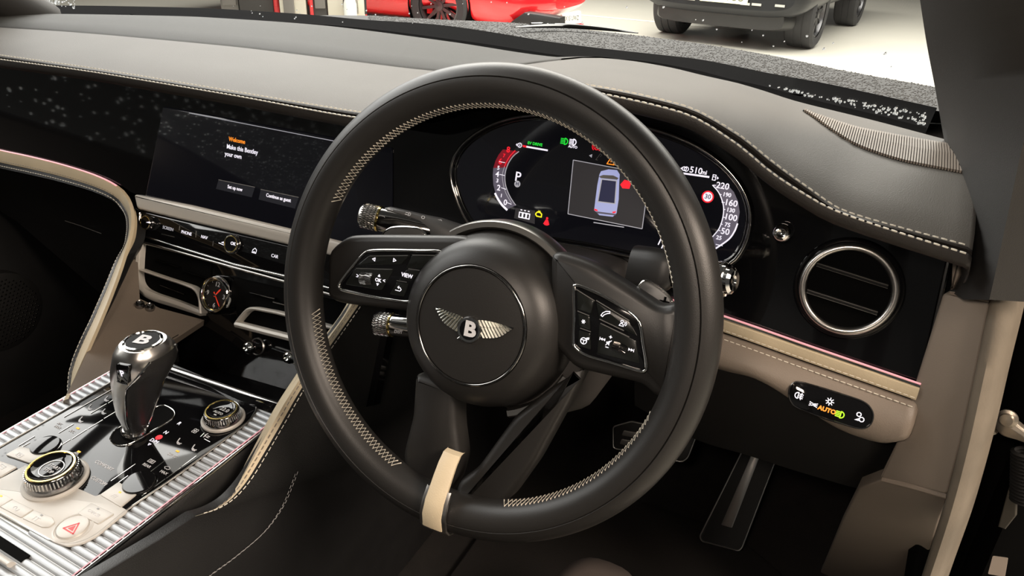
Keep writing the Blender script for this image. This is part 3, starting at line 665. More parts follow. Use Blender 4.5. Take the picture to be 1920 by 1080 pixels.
# wiper stalk
ws = thing('wiper_stalk', 'grey wiper stalk with knurled chrome end knob right of the wheel', 'stalk', WF.at(1200, 520, -.08))
A, B = WF.at(1377, 527, -.06), WF.at(1215, 505, -.085); ax = (B-A).normalized(); LN = (B-A).length
kn = mesh_obj('knurled_knob', MB().lathe(A, ax, [(0, .0012), (.0035, .0015), (.0045, .0004), (.0082, 0), (.0105, .002), (.0108, .005), (.0124, .0055), (.0132, .008), (.0136, .024), (.0130, .030), (0, .030)], 44), M_chrome, ws, 40)
mesh_obj('knurling', knurl(A, ax, .0136, .008, .030, 36), M_chrome, kn, 0)
mesh_obj('stem', MB().lathe(A, ax, [(.0122, .029), (.0125, .032), (.0115, .07), (.011, LN)], 40), M_dchrome, ws, 40)
rows = []
for t, hx, hy in ((.66, .009, .010), (.71, .014, .015), (.82, .017, .018), (1.0, .018, .019), (1.2, .018, .019)):
    c = A+ax*LN*t; rows.append([c+WF.n*a+WF.ey*b for a, b in rbox_section((0, 0), hx, hy, 22, .6)])
mesh_obj('housing', MB().grid(rows, closed_u=True).add(rows[0], [tuple(range(22))]), M_black, ws, 50)
# ================================================================== INSTRUMENT CLUSTER
cl = thing('instrument_cluster', 'oval digital instrument cluster with chrome rim behind the steering wheel', 'instrument cluster', SF.at(1130, 445))
oval_px = [(905, 440), (880, 418), (862, 385), (849, 345), (848, 312), (859, 284), (882, 259), (915, 238), (955, 223), (1000, 216), (1060, 216), (1150, 225), (1230, 244), (1300, 271), (1352, 306), (1390, 350), (1407, 395), (1403, 440), (1388, 474), (1368, 494), (1330, 503), (1250, 494), (1100, 464), (980, 446)]
ov = spl2(SF.pxs(oval_px, .004), 120)
sgn = sum(ov[i-1][0]*ov[i][1]-ov[i][0]*ov[i-1][1] for i in range(120))
if sgn < 0: ov = ov[::-1]
mesh_obj('bezel', MB().tube([SF.w(a, b, .006) for a, b in ov], .0017, 8, True), M_dchrome, cl, 60)
o2, o3 = inset(ov, .0045), inset(ov, .0075)
mesh_obj('bezel_wall', MB().grid([[SF.w(a, b, .0006) for a, b in inset(ov, -.003)], [SF.w(a, b, .006) for a, b in ov], [SF.w(a, b, .0045) for a, b in inset(ov, .002)], [SF.w(a, b, .0015) for a, b in o2], [SF.w(a, b, .0008) for a, b in o3]], closed_u=True), M_piano, cl, 60)
mesh_obj('inner_rim', MB().tube([SF.w(a, b, .0032) for a, b in inset(ov, .0035)], .0005, 6, True), M_dchrome, cl, 60)
disp = mesh_obj('display', MB().plate(SF, inset(ov, .005), .0004, .0014), M_screen, cl, 20)
h = .0016
def field(pts, mt, hh=h, n=None, nm='display_field'):
    p = SF.pxs(pts, hh)
    return mesh_obj(nm, MB().plate(SF, p, hh, hh+.0001), mt, disp, 0)
outer = [(943, 280), (935, 290), (929, 302), (925, 315), (924, 328), (925, 346), (929, 362), (938, 379), (950, 393)]
inner_ = [(973, 284), (963, 292), (955, 303), (950, 314), (947, 327), (947, 341), (950, 354), (957, 370), (967, 385)]
field(outer[:4]+inner_[:4][::-1], M_redband); field(outer[3:]+inner_[3:][::-1], M_greyband)
def curve_px(pts, wd, mt, hh=h+.0002, n=24):
    P = [SF.w(a, b, hh) for a, b in spl2(SF.pxs(pts, hh), n, False)]
    return mesh_obj('scale_line', MB().tube(P, wd/2, 4, flat=.4, up=SF.n), mt, disp, 0)
curve_px(inner_, .0009, M_wdim); curve_px([(966, 282), (956, 293), (950, 303), (946, 312)], .0009, M_red); curve_px([(946, 312), (942, 327), (943, 342), (948, 361), (959, 381)], .0006, M_wdim)
curve_px([(928, 362), (933, 372), (941, 384), (951, 394)], .0022, M_white)
for s_, u, v, sz, mt in (('8', 953, 281, .0082, M_red), ('7', 945, 292, .005, M_red), ('6', 938, 303, .0082, M_red), ('5', 934.5, 315, .0056, M_white), ('4', 932.5, 327, .0082, M_white), ('3', 932.5, 339, .0056, M_white), ('2', 935, 352.5, .0082, M_white), ('1', 940, 367, .0052, M_white), ('0', 947.5, 380, .0082, M_white),
                         ('220', 1355, 349, .0080, M_white), ('190', 1363, 365.5, .0052, M_white), ('160', 1370.5, 381, .0080, M_white), ('130', 1370, 394.4, .0052, M_white), ('100', 1370, 408, .0080, M_white), ('75', 1364, 422, .0054, M_white), ('50', 1359.7, 434.5, .0080, M_white), ('25', 1348, 446, .0052, M_white),
                         ('P', 971, 332, .0136, M_white), ('EV DRIVE', 1003, 270, .0040, M_green), ('AUTO', 1074, 275.5, .0034, M_white), ('510', 1305, 320, .0080, M_white), ('mi', 1320, 323.5, .0056, M_white)):
    textp(s_, SF, u, v, h+.0003, sz, mt, disp, bold=.00012)
field([(1338, 345), (1350, 346), (1366, 349), (1376, 360), (1384, 378), (1387, 398), (1383, 419), (1373, 443), (1357, 457), (1342, 467), (1336, 444), (1348, 429), (1355, 411), (1357, 392), (1354, 376), (1347, 360)], M_greyband)
curve_px([(1336, 347), (1347, 360), (1354, 376), (1357, 392), (1354.6, 411), (1348, 429), (1336, 444)], .0009, M_white)
curve_px([(1383, 419), (1377, 434), (1366, 449), (1342, 466)], .0014, M_white)
lines_px(SF, [((1336, 347), (1342, 348)), ((1349, 364), (1353, 365)), ((1353, 379), (1359, 380)), ((1356, 392), (1360, 393)), ((1355, 407), (1360, 408)), ((1351, 419), (1355, 421)), ((1346, 431), (1351, 433)), ((1342, 458), (1355, 461)), ((936, 303), (947, 305)), ((937, 327), (946, 329)), ((940, 352), (949, 355)), ((951, 380), (959, 383))], h+.0003, .0006, M_white, disp, 'scale_tick')
lines_px(SF, [((981, 274), (1027, 282)), ((1281, 325), (1330, 332))], h+.0003, .0017, M_white, disp, 'level_bar')
lines_px(SF, [((980.5, 273.6), (987, 275))], h+.0006, .0019, M_red, disp, 'level_bar')
lamp = [arc(0, 0, .8, -90, 90, 8)+[(0, -.8)], [(-1.1, .6), (-.25, .6)], [(-1.1, .2), (-.25, .2)], [(-1.1, -.2), (-.25, -.2)], [(-1.1, -.6), (-.25, -.6)]]
ih = h+.0003
strokesp(SF, 1059, 265, ih, .0038, lamp, .001, M_green, disp); strokesp(SF, 1075, 266.5, ih, .0036, lamp, .001, M_white, disp)
strokesp(SF, 1119, 275, ih, .0040, [arc(0, 0, .75, 0, 360, 14), arc(0, 0, 1.15, 130, 230, 6), arc(0, 0, 1.15, -50, 50, 6), [(-.2, -.45), (-.2, .45), (.25, .4), (.25, 0), (-.2, 0)]], .0007, M_red, disp)
strokesp(SF, 1107.5, 292, ih, .0022, [['F', (-.8, 0), (.6, .8), (.6, -.8)]], .0005, M_wdim, disp)
strokesp(SF, 1122, 294, ih, .0036, [[(-.6, -.9), (-.2, -.2), (.4, .9), (.9, .6), (.5, .1)], [(-.6, -.9), (-.1, -.9)]], .0006, M_printg, disp)
strokesp(SF, 1146, 301, ih, .0046, [[(-.8, -.8), (0, .9), (.8, -.8), (-.8, -.8)], [(0, .3), (0, -.3)]], .0009, M_orange, disp)
strokesp(SF, 973, 272, ih, .0032, [['F', (-1.1, 0), (-.6, .5), (-.6, -.5)], arc(.3, 0, .7, 0, 360, 8), [(.3, -.3), (.3, .3)]], .0007, M_white, disp)
strokesp(SF, 1284, 316.5, ih, .0030, [['F', (-1.4, 0), (-.8, .4), (-.8, -.4)], arc(-.2, 0, .6, 30, 330, 8), arc(.5, 0, .7, 0, 360, 8), [(.5, -.3), (.5, .4)]], .0007, M_white, disp)
strokesp(SF, 1340, 333, ih, .0030, [[(-.6, -.8), (-.6, .8), (.3, .8), (.3, -.8), (-.6, -.8)], [(-.4, .2), (.1, .2)], ['F', (.7, .5), (.7, -.5), (1.3, 0)]], .0007, M_white, disp)
strokesp(SF, 970, 345, ih, .0034, [['F']+arc(0, 0, 1, 0, 345, 18)], .001, M_wdim, disp); textp('H', SF, 970, 345, ih+.0003, .0048, M_cardark, disp, bold=.0001)
strokesp(SF, 1327, 369, ih, .0056, [['F']+arc(0, 0, 1, 0, 345, 22)], .001, M_red, disp); strokesp(SF, 1327, 369, ih+.0002, .0043, [['F']+arc(0, 0, 1, 0, 345, 22)], .001, M_white, disp); textp('30', SF, 1327, 369, ih+.0005, .0060, M_greyband, disp, bold=.0001)
# warning picture with the open door
field([(1075, 300), (1218, 327), (1204, 429), (1065, 401)], M_box)
lines_px(SF, [((1075, 300), (1218, 327)), ((1218, 327), (1204, 429)), ((1204, 429), (1065, 401)), ((1065, 401), (1075, 300))], h+.0003, .0007, M_wdim, disp, 'picture_border')
lines_px(SF, [((1113, 417), (1170, 426))], h+.0003, .0009, M_wdim, disp, 'picture_border')
field([(p[0], p[1]) for p in [(1120, 347), (1124, 327), (1127, 321), (1141, 317.5), (1157, 319), (1162, 327), (1161, 342), (1160, 374), (1156, 400), (1149, 406.5), (1124, 403.5), (1114, 394), (1116, 378)]], M_carblue, h+.0004, nm='car_picture')
field([(1127, 335), (1157, 338), (1154, 383), (1120, 379)], M_wdim, h+.0006, nm='car_picture')
field([(1129, 337), (1155, 340), (1152, 381), (1122, 377)], M_cardark, h+.0008, nm='car_picture')
field([(1123, 331), (1131, 328), (1150, 329), (1160, 334), (1157, 337), (1127, 334)], M_printg, h+.0006, nm='car_picture')
field([(1114, 391), (1120, 393), (1121, 396), (1115, 395)], M_red, h+.0006, nm='car_picture'); field([(1148, 397), (1155, 396), (1154, 399), (1149, 400)], M_red, h+.0006, nm='car_picture')
field([(1116, 396), (1155, 401), (1154, 404), (1120, 400)], M_greyband, h+.0005, nm='car_picture')
field([(1163, 346), (1171, 337), (1184, 341), (1180, 354), (1167, 353)], M_red, h+.0006, nm='car_picture')
field([(967, 390), (1003.5, 395), (1002.5, 420), (964, 409)], M_box, h+.0002)
strokesp(SF, 984, 402.5, ih+.0003, .0052, [[(-1.2+x*.8, -.7), (-1.2+x*.8, .3), (-.55+x*.8, .3), (-.55+x*.8, -.7), (-1.2+x*.8, -.7)] for x in range(3)]+[[(-1.0+x*.8, .8), (-.75+x*.8, .8)] for x in range(3)], .0011, M_white, disp)
strokesp(SF, 1010, 402, ih+.0003, .0036, [[(-.9, .1), (-.5, .6), (.4, .6), (.9, .2), (.9, -.6), (-.5, -.6), (-.9, -.2), (-.9, .1)], [(-.2, .9), (.3, .9)]], .0012, M_yellow, disp)
strokesp(SF, 1025, 415, ih+.0003, .0042, [['F']+arc(0, .75, .3, 0, 330, 8), ['F', (-.3, .4), (.3, .4), (.8, -.7), (.3, -1), (-.3, -1), (-.8, -.7)]], .0006, M_red, disp)
strokesp(SF, 1247, 461, ih, .0056, [[(-1.2, .0), (-.9, 1.1)], [(-.5, -.5), (-.3, .4), (.5, .4), (.9, -.5), (.7, -.8), (-.4, -.7), (-.5, -.5)]], .0011, M_white, disp)
# ================================================================== TOUCHSCREEN
ts = thing('touchscreen', 'wide dark central touchscreen showing a welcome message', 'touchscreen', SF.at(420, 400))
scr = mesh_obj('screen', MB().plate(SF, fillet(SF.pxs([(306, 199), (735, 277), (735, 474), (272, 371)], .002), .003, 3), .0002, .0022, .0008), M_screen, ts, 30)
hs = .0024
def tpl(s_, u, v, sz, mt): textp(s_, SF, u, v, hs, sz, mt, scr, align='LEFT', bold=.0001, sx=.9)
tpl('Welcome', 429, 260.5, .0074, M_orange); tpl('Make this Bentley', 425, 274.5, .0078, M_white); tpl('your own', 421.5, 288, .0078, M_white)
lines_px(SF, [((355, 212), (640, 267))], hs, .0008, M_wdim, scr, 'screen_line')
for a, b, c, d, tx, cu, cv, in (((410, 337), (478, 351), (472, 370), (405, 354), 'Set up now', 440.5, 353), ((489, 355), (560, 370), (553, 391), (485, 374), 'Continue as guest', 522, 371)):
    kb = mesh_obj('screen_button', MB().plate(SF, SF.pxs([a, b, c, d], hs), hs, hs+.0001), mat('display button', (.01, .01, .01), .3, emit=(.1, .1, .13), es=.12) if 'display button' not in MATS else MATS['display button'], scr, 0)
    lines_px(SF, [(a, b)], hs+.0002, .0007, M_printg, scr, 'screen_line'); textp(tx, SF, cu, cv, hs+.0002, .0062, M_white, scr, bold=.0001, sx=.85)
# ================================================================== CENTRE STACK CONTROLS
bar = lab(mesh_obj('stack_trim', MB().plate(VF, fillet(VF.pxs([(252, 364), (362, 385), (560, 432), (740, 478), (736, 508), (550, 461), (440, 435), (340, 412), (258, 392)], .004), .004, 3), -.004, .006, .0035), M_silver, dash, 40), 'silver moulding under the touchscreen')
cb = thing('media_control_bar', 'gloss black control bar with buttons and two rotary knobs under the touchscreen', 'control bar', VF.at(400, 480))
pl = mesh_obj('panel', MB().plate(VF, fillet(VF.pxs([(262, 396), (550, 464), (700, 500), (696, 560), (540, 517), (440, 494), (320, 458), (266, 440), (260, 428)], .001), .003, 3), -.005, .001, .0008), M_piano, cb, 30)
mesh_obj('lower_trim', MB().tube([VF.at(u, v, .0012) for u, v in [(262, 398), (260, 430), (272, 444), (320, 459), (440, 496), (540, 519), (690, 560)]], .0013, 8), M_chrome, cb, 60)
def knob(fr, u, v, h0, r, ht, parent, name='knob', top=M_piano, ring=M_gold):
    O = fr.at(u, v, h0); k = mesh_obj(name, MB().lathe(O, fr.n, [(r*1.04, 0), (r*1.04, ht*.2), (r, ht*.3), (r*.98, ht*.86), (r*.9, ht)], 44), M_dchrome, parent, 40)
    mesh_obj('knob_face', MB().lathe(O, fr.n, [(0, ht*.94), (r*.8, ht*.94), (r*.82, ht*.99)], 40), top, k, 40)
    mesh_obj('knob_ring', MB().lathe(O, fr.n, [(r*.80, ht*.95), (r*.82, ht*1.06), (r*.89, ht*1.06), (r*.91, ht*.97)], 44), ring, k, 60)
    mb = MB(); U = fr.ex; W = fr.ey
    for i in range(34):
        th = 2*math.pi*i/34; d = U*math.cos(th)+W*math.sin(th); mb.tube([O+d*r*1.0+fr.n*ht*.3, O+d*r*.985+fr.n*ht*.88], r*.055, 4)
    mesh_obj('knurling', mb, M_chrome, k, 0)
    return k
k1 = knob(VF, 278, 418, .001, .0098, .0055, cb); k2 = knob(VF, 438, 458, .001, .0116, .0055, cb)
strokesp(VF, 277, 416.5, .0068, .0032, [['F', (-1, -.3), (1, -.3), (1, .5)]], .0004, M_white, k1); textp('OK', VF, 437, 457, .0068, .0056, M_white, k2, bold=.0001)
for s_, u, v in (('SCREEN', 315, 428.5), ('PHONE', 349.5, 437), ('NAV', 383, 445), ('CAR', 515, 480.5)): textp(s_, VF, u, v, .0012, .0058, M_wdim if s_ == 'SCREEN' else M_white, pl, sx=.95)
lines_px(VF, [((302.5, 438.5), (327, 444.5)), ((337, 424), (336, 432)), ((368, 433), (367, 445)), ((400, 452), (399, 461))], .0012, .0006, M_satin, pl)
strokesp(VF, 415, 456, .0012, .0042, [[(1.1, -.35), (-1, -.1)], ['F', (-.2, .2), (.8, .7), (1.0, .1)]], .0009, M_white, pl)
strokesp(VF, 477, 470, .0012, .0036, [[(-.9, -.8), (-.7, .2), (.1, .9), (.9, .4), (.8, -.8), (-.9, -.8)], arc(0, -.8, .45, 0, 180, 6)], .0008, M_white, pl)
# air vents of the centre stack
def bar3(path, wdt, th, name, mt, parent, fr):
    """flat-faced moulding following a path on a surface"""
    P = [Vector(p) for p in path]; rows = []
    for i, p in enumerate(P):
        t = (P[min(i+1, len(P)-1)]-P[max(i-1, 0)]).normalized(); sd = t.cross(fr.n).normalized(); w_ = wdt(i/(len(P)-1)) if callable(wdt) else wdt
        rows.append([p+sd*(w_*c)+fr.n*(th*d) for c, d in ((-.5, -1), (-.5, -.1), (-.38, .0), (0, .12), (.38, 0), (.5, -.1), (.5, -1))])
    mb = MB().grid(rows)
    mb.add(rows[0], [tuple(range(7))]); mb.add(rows[-1], [tuple(range(7))])
    return mesh_obj(name, mb, mt, parent, 40)
def vpath(pts, h, n=40): return spline([VF.at(u, v, h) for u, v in pts], n)
av = thing('air_vent', 'satin silver rectangular air vent left of the clock', 'air vent', VF.at(300, 590), 'rectangular vents beside the clock')
mesh_obj('recess', MB().plate(VF, VF.pxs([(262, 456), (395, 492), (388, 560), (372, 588), (290, 562), (262, 545)], -.003), -.0055, -.0035), M_void, av, 20)
bar3(vpath([(259, 456), (256, 490), (255, 520), (262, 541), (282, 555), (330, 571), (374, 587)], .006, 50), lambda t: .0075+.003*math.sin(math.pi*t), .012, 'frame', M_silver, av, VF)
bar3(vpath([(262, 506), (300, 519), (345, 534), (364, 543), (373, 560), (375, 588)], .006, 40), lambda t: .0032+.005*max(0, t-.55), .010, 'slat', M_silver, av, VF)
for a, b in (((292, 487), (335, 501)), ((300, 535), (345, 552)), ((345, 508), (388, 522))): bar3([VF.at(*a, .001), VF.at(*b, .001)], .0016, .006, 'blade', M_dchrome, av, VF)
av2 = thing('air_vent', 'satin silver rectangular air vent right of the clock', 'air vent', VF.at(500, 650), 'rectangular vents beside the clock')
mesh_obj('recess', MB().plate(VF, VF.pxs([(438, 520), (700, 580), (690, 690), (560, 640), (445, 606)], -.003), -.0055, -.0035), M_void, av2, 20)
bar3(vpath([(440, 608), (490, 621), (545, 635), (620, 657), (690, 680)], .007, 30), .0075, .012, 'frame', M_silver, av2, VF)
bar3(vpath([(440, 608), (452, 592), (468, 579), (500, 583), (540, 592), (640, 620)], .006, 40), .0042, .010, 'slat', M_silver, av2, VF)
for a, b in (((468, 549), (515, 560)), ((512, 566), (545, 574))): bar3([VF.at(*a, .001), VF.at(*b, .001)], .0022, .006, 'blade', M_dchrome, av2, VF)
mesh_obj('stack_rail', MB().tube([VF.at(u, v, .002) for u, v in [(254, 451), (330, 471), (440, 502), (545, 531), (700, 575)]], .0018, 8), M_satin, dash, 60)
# analogue clock
ck = thing('analogue_clock', 'round chrome analogue clock with red hands between the centre vents', 'clock', VF.at(411, 552))
O = VF.at(413, 553, .002); rc = .0232
mesh_obj('bezel', MB().lathe(O, VF.n, [(rc*1.08, -.006), (rc*1.08, .006), (rc*1.04, .010), (rc*.96, .0125), (rc*.88, .0125), (rc*.84, .0105), (rc*.82, .008)], 60), M_chrome, ck, 40)
mesh_obj('gold_ring', MB().lathe(O, VF.n, [(rc*.80, .0088), (rc*.82, .0094), (rc*.84, .0088)], 60), M_gold, ck, 60)
dl = mesh_obj('dial', MB().lathe(O, VF.n, [(0, .0075), (rc*.83, .0075)], 48), M_dial, ck)
CK = Fr(O+VF.n*.0077, VF.ex, VF.ey)
for s_, an in (('12', 90), ('3', 0), ('6', -90), ('9', 180)): text(s_, CK, rc*.58*math.cos(math.radians(an)), rc*.58*math.sin(math.radians(an)), 0, .0082, M_print, dl, bold=.0001)
for k in range(12): strokes(CK, rc*.75*math.cos(k*math.pi/6), rc*.75*math.sin(k*math.pi/6), 0, .0009, [[(-1, 0), (1, 0)]], .0003, M_print, dl, name='minute_mark', rot=k*math.pi/6)
def hand(ang, ln, wd, hh):
    c, s_ = math.cos(math.radians(ang)), math.sin(math.radians(ang))
    pts = [(-.25*ln, -wd), (.1*ln, -wd*.6), (ln*.8, -wd), (ln, 0), (ln*.8, wd), (.1*ln, wd*.6), (-.25*ln, wd)]
    mesh_obj('hand', MB().plate(CK, [(x*c-y*s_, x*s_+y*c) for x, y in pts], hh, hh+.0003), M_clockred, ck, 0)
hand(52, rc*.5, .0011, .0005); hand(-52, rc*.72, .0008, .0010)
mesh_obj('hand_boss', MB().lathe(CK.O, VF.n, [(.0016, 0), (.0016, .002), (0, .0022)], 20), M_chrome, ck, 40)
# organ-stop vent pulls and small chrome sockets
def stop(fr, u, v, h0, r, label, grp=None, collar=True):
    o = thing('vent_pull', label, 'vent pull', fr.at(u, v, h0), grp); O = fr.at(u, v, h0)
    if collar: mesh_obj('collar', MB().lathe(O, fr.n, [(r*1.45, -.002), (r*1.45, .001), (r*1.3, .002), (r*1.2, .001)], 36), M_satin, o, 40)
    mesh_obj('pull', MB().lathe(O, fr.n, [(r*.45, -.004), (r*.45, .007), (r*.8, .0085), (r, .012), (r*1.0, .016), (r*.85, .0195), (r*.5, .021), (r*.35, .0195), (0, .0192)], 36), M_chrome, o, 50)
stop(VF, 483, 650, -.006, .0078, 'chrome organ-stop vent pull under the vent right of the clock')
stop(VF, 558, 668, -.006, .0078, 'chrome organ-stop vent pull half hidden by the wheel rim')
stop(SF, 1469, 434, 0, .0082, 'chrome organ-stop vent pull beside the round air vent', collar=False)
for (u, v) in ((262, 574), (281, 579)):
    o = mesh_obj('socket', MB().lathe(TPF.at(u, v, 0), TPF.n, [(.0058, 0), (.006, .004), (.0048, .0058), (.0036, .0048), (0, .003)], 28), M_dchrome, None, 40)
    tag(o, 'small dark chrome socket in the taupe stack side, next to the '+('cream strip' if u < 270 else 'silver vent frame'), 'socket', 'small sockets below the left vent')
# round bullseye vent
rv = thing('air_vent', 'round chrome-ringed air vent at the right end of the fascia', 'air vent', SF.at(1590, 640))
O = SF.at(1590, 541, 0); RV = .0372
rp = [(RV*1.0+.0034*math.cos(t), .005+.0042*math.sin(t)) for t in [2*math.pi*i/16 for i in range(17)]]
mesh_obj('ring', MB().lathe(O, SF.n, rp, 90), M_satin, rv, 60)
mesh_obj('outer_lip', MB().lathe(O, SF.n, [(RV*1.22, -.001), (RV*1.22, .0012), (RV*1.18, .0028), (RV*1.10, .0012), (RV*1.0, .004)], 90), M_piano, rv, 60)
mesh_obj('recess', MB().lathe(O, SF.n, [(RV*.98, .007), (RV*.94, .003), (RV*.92, .0012), (0, .0012)], 60), M_void, rv, 40)
for a, b in (((1531, 496), (1665, 538)), ((1513, 546), (1645, 588))):
    sl_ = bar3([SF.at(*a, .008), SF.at(*b, .008)], .0032, .007, 'slat', M_black, rv, SF); mesh_obj('slat_trim', MB().tube([SF.at(*a, .0088)-SF.ey*-.0013, SF.at(*b, .0088)-SF.ey*-.0013], .0005, 6), M_satin, sl_)
    mesh_obj('slat_trim', MB().tube([SF.at(*a, .0088)-SF.ey*.0014, SF.at(*b, .0088)-SF.ey*.0014], .0003, 6), M_satin, sl_)
# light switch on the knee bolster
q, nn = hit(BOLB, 1557, 760)
LSF = fit_frame(hit(BOLB, 1505, 742)[0], hit(BOLB, 1615, 778)[0], hit(BOLB, 1552, 725)[0])
lsw = thing('light_switch', 'oval gloss black headlight switch panel on the knee bolster', 'light switch', hit(BOLB, 1557, 790)[0])
pill = spl2(LSF.pxs([(1479, 737), (1483, 723), (1496, 716), (1530, 724), (1575, 738), (1618, 753), (1634, 768), (1637, 783), (1630, 798), (1613, 803), (1575, 793), (1535, 780), (1495, 764), (1483, 753)], .002), 80)
face = mesh_obj('face', MB().plate(LSF, pill, -.004, .002, .001), M_piano, lsw, 30)
mesh_obj('rim', MB().tube([LSF.w(a, b, .0016) for a, b in pill], .0009, 6, True), M_dchrome, lsw, 60)
hl = .0023
fog = [arc(-.2, 0, .8, 90, 270, 8)+[(-.2, .8)], [(.1, .5), (1, .5)], [(.1, 0), (1, 0)], [(.1, -.5), (1, -.5)], [(.6, .9), (.45, 0), (.6, -.9)]]
strokesp(LSF, 1498, 742, hl, .0034, fog, .0008, M_white, face)
strokesp(LSF, 1556, 753, hl, .0034, [arc(0, 0, .45, 0, 360, 10)]+[[(math.cos(k*math.pi/4)*.65, math.sin(k*math.pi/4)*.65), (math.cos(k*math.pi/4), math.sin(k*math.pi/4))] for k in range(8)], .0008, M_white, face)
strokesp(LSF, 1525, 758.5, hl, .0028, [arc(-.5, 0, .4, -90, 90, 6)+[(-.5, .4)], [(-1.2, .6), (-.7, .4)], [(-1.2, 0), (-.7, 0)], [(-1.2, -.6), (-.7, -.4)], arc(.5, 0, .4, 90, 270, 6)+[(.5, .4)], [(1.2, .6), (.7, .4)], [(1.2, 0), (.7, 0)], [(1.2, -.6), (.7, -.4)]], .0007, M_white, face)
textp('AUTO', LSF, 1550.5, 769, hl, .0054, M_orange, face, bold=.00025)
strokesp(LSF, 1576, 777.5, hl, .0036, lamp, .0009, M_lime, face)
strokesp(LSF, 1612, 782, hl, .0040, [arc(-.3, .5, .45, 0, 360, 8), arc(.5, -.4, .5, 0, 360, 8), ['F', (-.9, -.9), (0, -.9), (-.1, -.3)]], .0008, M_white, face)
# ================================================================== CENTRE CONSOLE
con = thing('centre_console', 'centre console with fluted aluminium deck and gloss black control panel', 'console', (-.365, -.1, -.5))
aL, aR = CF.px(100, 759)[0], CF.px(340, 926)[0]; bF = CF.px(517, 762)[1]; bR = -.42
mesh_obj('deck', MB().plate(CF, [(aL, bR), (aR, bR), (aR, bF), (aL, bF)], -.02, -.0005), M_satin, con, 20)
pin = CF.pxs([(484, 768), (469, 792), (340, 890), (241, 958), (182, 1007), (156, 1020), (127, 1026), (99, 1018), (0, 963), (-107, 904), (-60, 877), (0, 842), (120, 773), (200, 725), (250, 697), (290, 686), (315, 698), (400, 726), (468, 750)])
pan_o = fillet(pin, .006, 3)
panel = lab(mesh_obj('control_panel', MB().plate(CF, pan_o, -.004, .0022, .001), M_piano, con, 30), 'gloss black control panel of the console')
mesh_obj('panel_rim', MB().tube([CF.w(a, b, .0022) for a, b in pan_o], .0011, 6, True), M_satin, con, 60)
def edges_at(b):
    xs = []
    for i in range(len(pan_o)):
        (x0, y0), (x1, y1) = pan_o[i-1], pan_o[i]
        if (y0-b)*(y1-b) < 0: xs.append(x0+(x1-x0)*(b-y0)/(y1-y0))
    return (min(xs), max(xs)) if len(xs) >= 2 else None
b0, b1 = CF.px(499, 803)[1], CF.px(340, 926)[1]; pitch = (b0-b1)/14.0
rib_unit = MB(); secs = [(-.46, 0), (-.36, .0011), (-.18, .0018), (0, .0020), (.18, .0018), (.36, .0011), (.46, 0)]
rib_unit.grid([[Vector((x, y*pitch, z)) for y, z in secs] for x in (-.5, .5)])
RME = None
def rib(x0, x1, b):
    global RME
    if RME is None:
        o = mesh_obj('rib', rib_unit, M_ridge, None, 40); RME = o.data
    else:
        o = bpy.data.objects.new('rib', RME); C.objects.link(o)
    P = CF.w((x0+x1)/2, b, 0); X, Y, Z = CF.ex*(x1-x0), CF.ey, CF.n
    o.parent = con; o.matrix_parent_inverse = Matrix.Translation(-con.location)
    o.matrix_basis = Matrix(((X.x, Y.x, Z.x, P.x), (X.y, Y.y, Z.y, P.y), (X.z, Y.z, Z.z, P.z), (0, 0, 0, 1)))
b = bF-pitch*.5; handle_b = CF.px(20, 1050)[1]
while b > -.33:
    e = edges_at(b)
    if e is None: rib(aL+.001, aR-.001, b)
    else:
        rib(e[1]+.0012, aR-.001, b)
        if e[0]-aL > .004: rib(aL+.001, e[0]-.0012, b)
    b -= pitch
for a_, s_ in ((aR, 1), (aL, -1)):
    mesh_obj('edge_rail', MB().tube([CF.w(a_+s_*.0012, bR, -.001), CF.w(a_+s_*.0012, bF, -.001)], .0022, 8), M_chrome, con, 60)
    mesh_obj('light_guide', MB().tube([CF.w(a_-s_*.001, bR, .0016), CF.w(a_-s_*.001, bF, .0016)], .0005, 5), M_pink, con, 60)
mesh_obj('front_rail', MB().tube([CF.at(u, v, .004) for u, v in [(285, 680), (315, 691), (400, 720), (500, 754), (524, 762)]], .0042, 10), M_dchrome, con, 60)
mesh_obj('lid_handle', MB().tube([CF.w(aL+.01, handle_b-.004, .004), CF.w(aR-.052, handle_b-.004, .004)], .0042, 10, flat=.6), M_consil, con, 60)
mesh_obj('lid_gap', MB().plate(CF, [(aL+.01, handle_b+.002), (aR-.05, handle_b+.002), (aR-.05, handle_b+.010), (aL+.01, handle_b+.010)], .0005, .0026), M_void, con, 0)
# silver lower half of the panel, tiles
hp = .0024
def cplate(name, pts, h0, h1, mt, parent, bev=.0005, r=.001):
    return mesh_obj(name, MB().plate(CF, fillet(CF.pxs(pts, h1), r, 3), h0, h1, bev), mt, parent, 30)
sil = cplate('silver_plate', [(-98, 903), (0, 897), (49, 871), (62, 880), (100, 900), (153, 918), (179, 930), (190, 925), (228, 950), (240, 957), (181, 1005), (156, 1018), (127, 1024), (100, 1016), (0, 962)], .0015, .0032, M_consil, panel, .0006, .002)
for nm, pts in (('tile', [(187, 927), (222, 903), (258, 924), (226, 950)]), ('tile', [(145, 962), (171, 942), (214, 963), (184, 982)]), ('tile', [(10, 852), (38, 836), (86, 849), (57, 868)]), ('tile', [(-40, 880), (-5, 862), (32, 875), (0, 894)]),
                ('tile', [(-22, 950), (2, 924), (24, 935), (0, 950)]), ('tile', [(0, 950), (24, 936), (63, 955), (39, 970)]), ('tile', [(41, 971), (64, 956), (98, 969), (103, 979), (92, 988), (78, 988)])):
    cplate('key', pts, .0026, .0042, M_consil, panel, .0006, .0014)
for (u, v) in ((225, 923), (184, 954), (78, 966), (2, 930)): strokesp(CF, u, v, .0043, .0013, [['F', (-1, -.6), (1, -.6), (1, .6), (-1, .6)]], .0004, M_amber if u in (225, 2) else M_printg, panel, name='indicator')
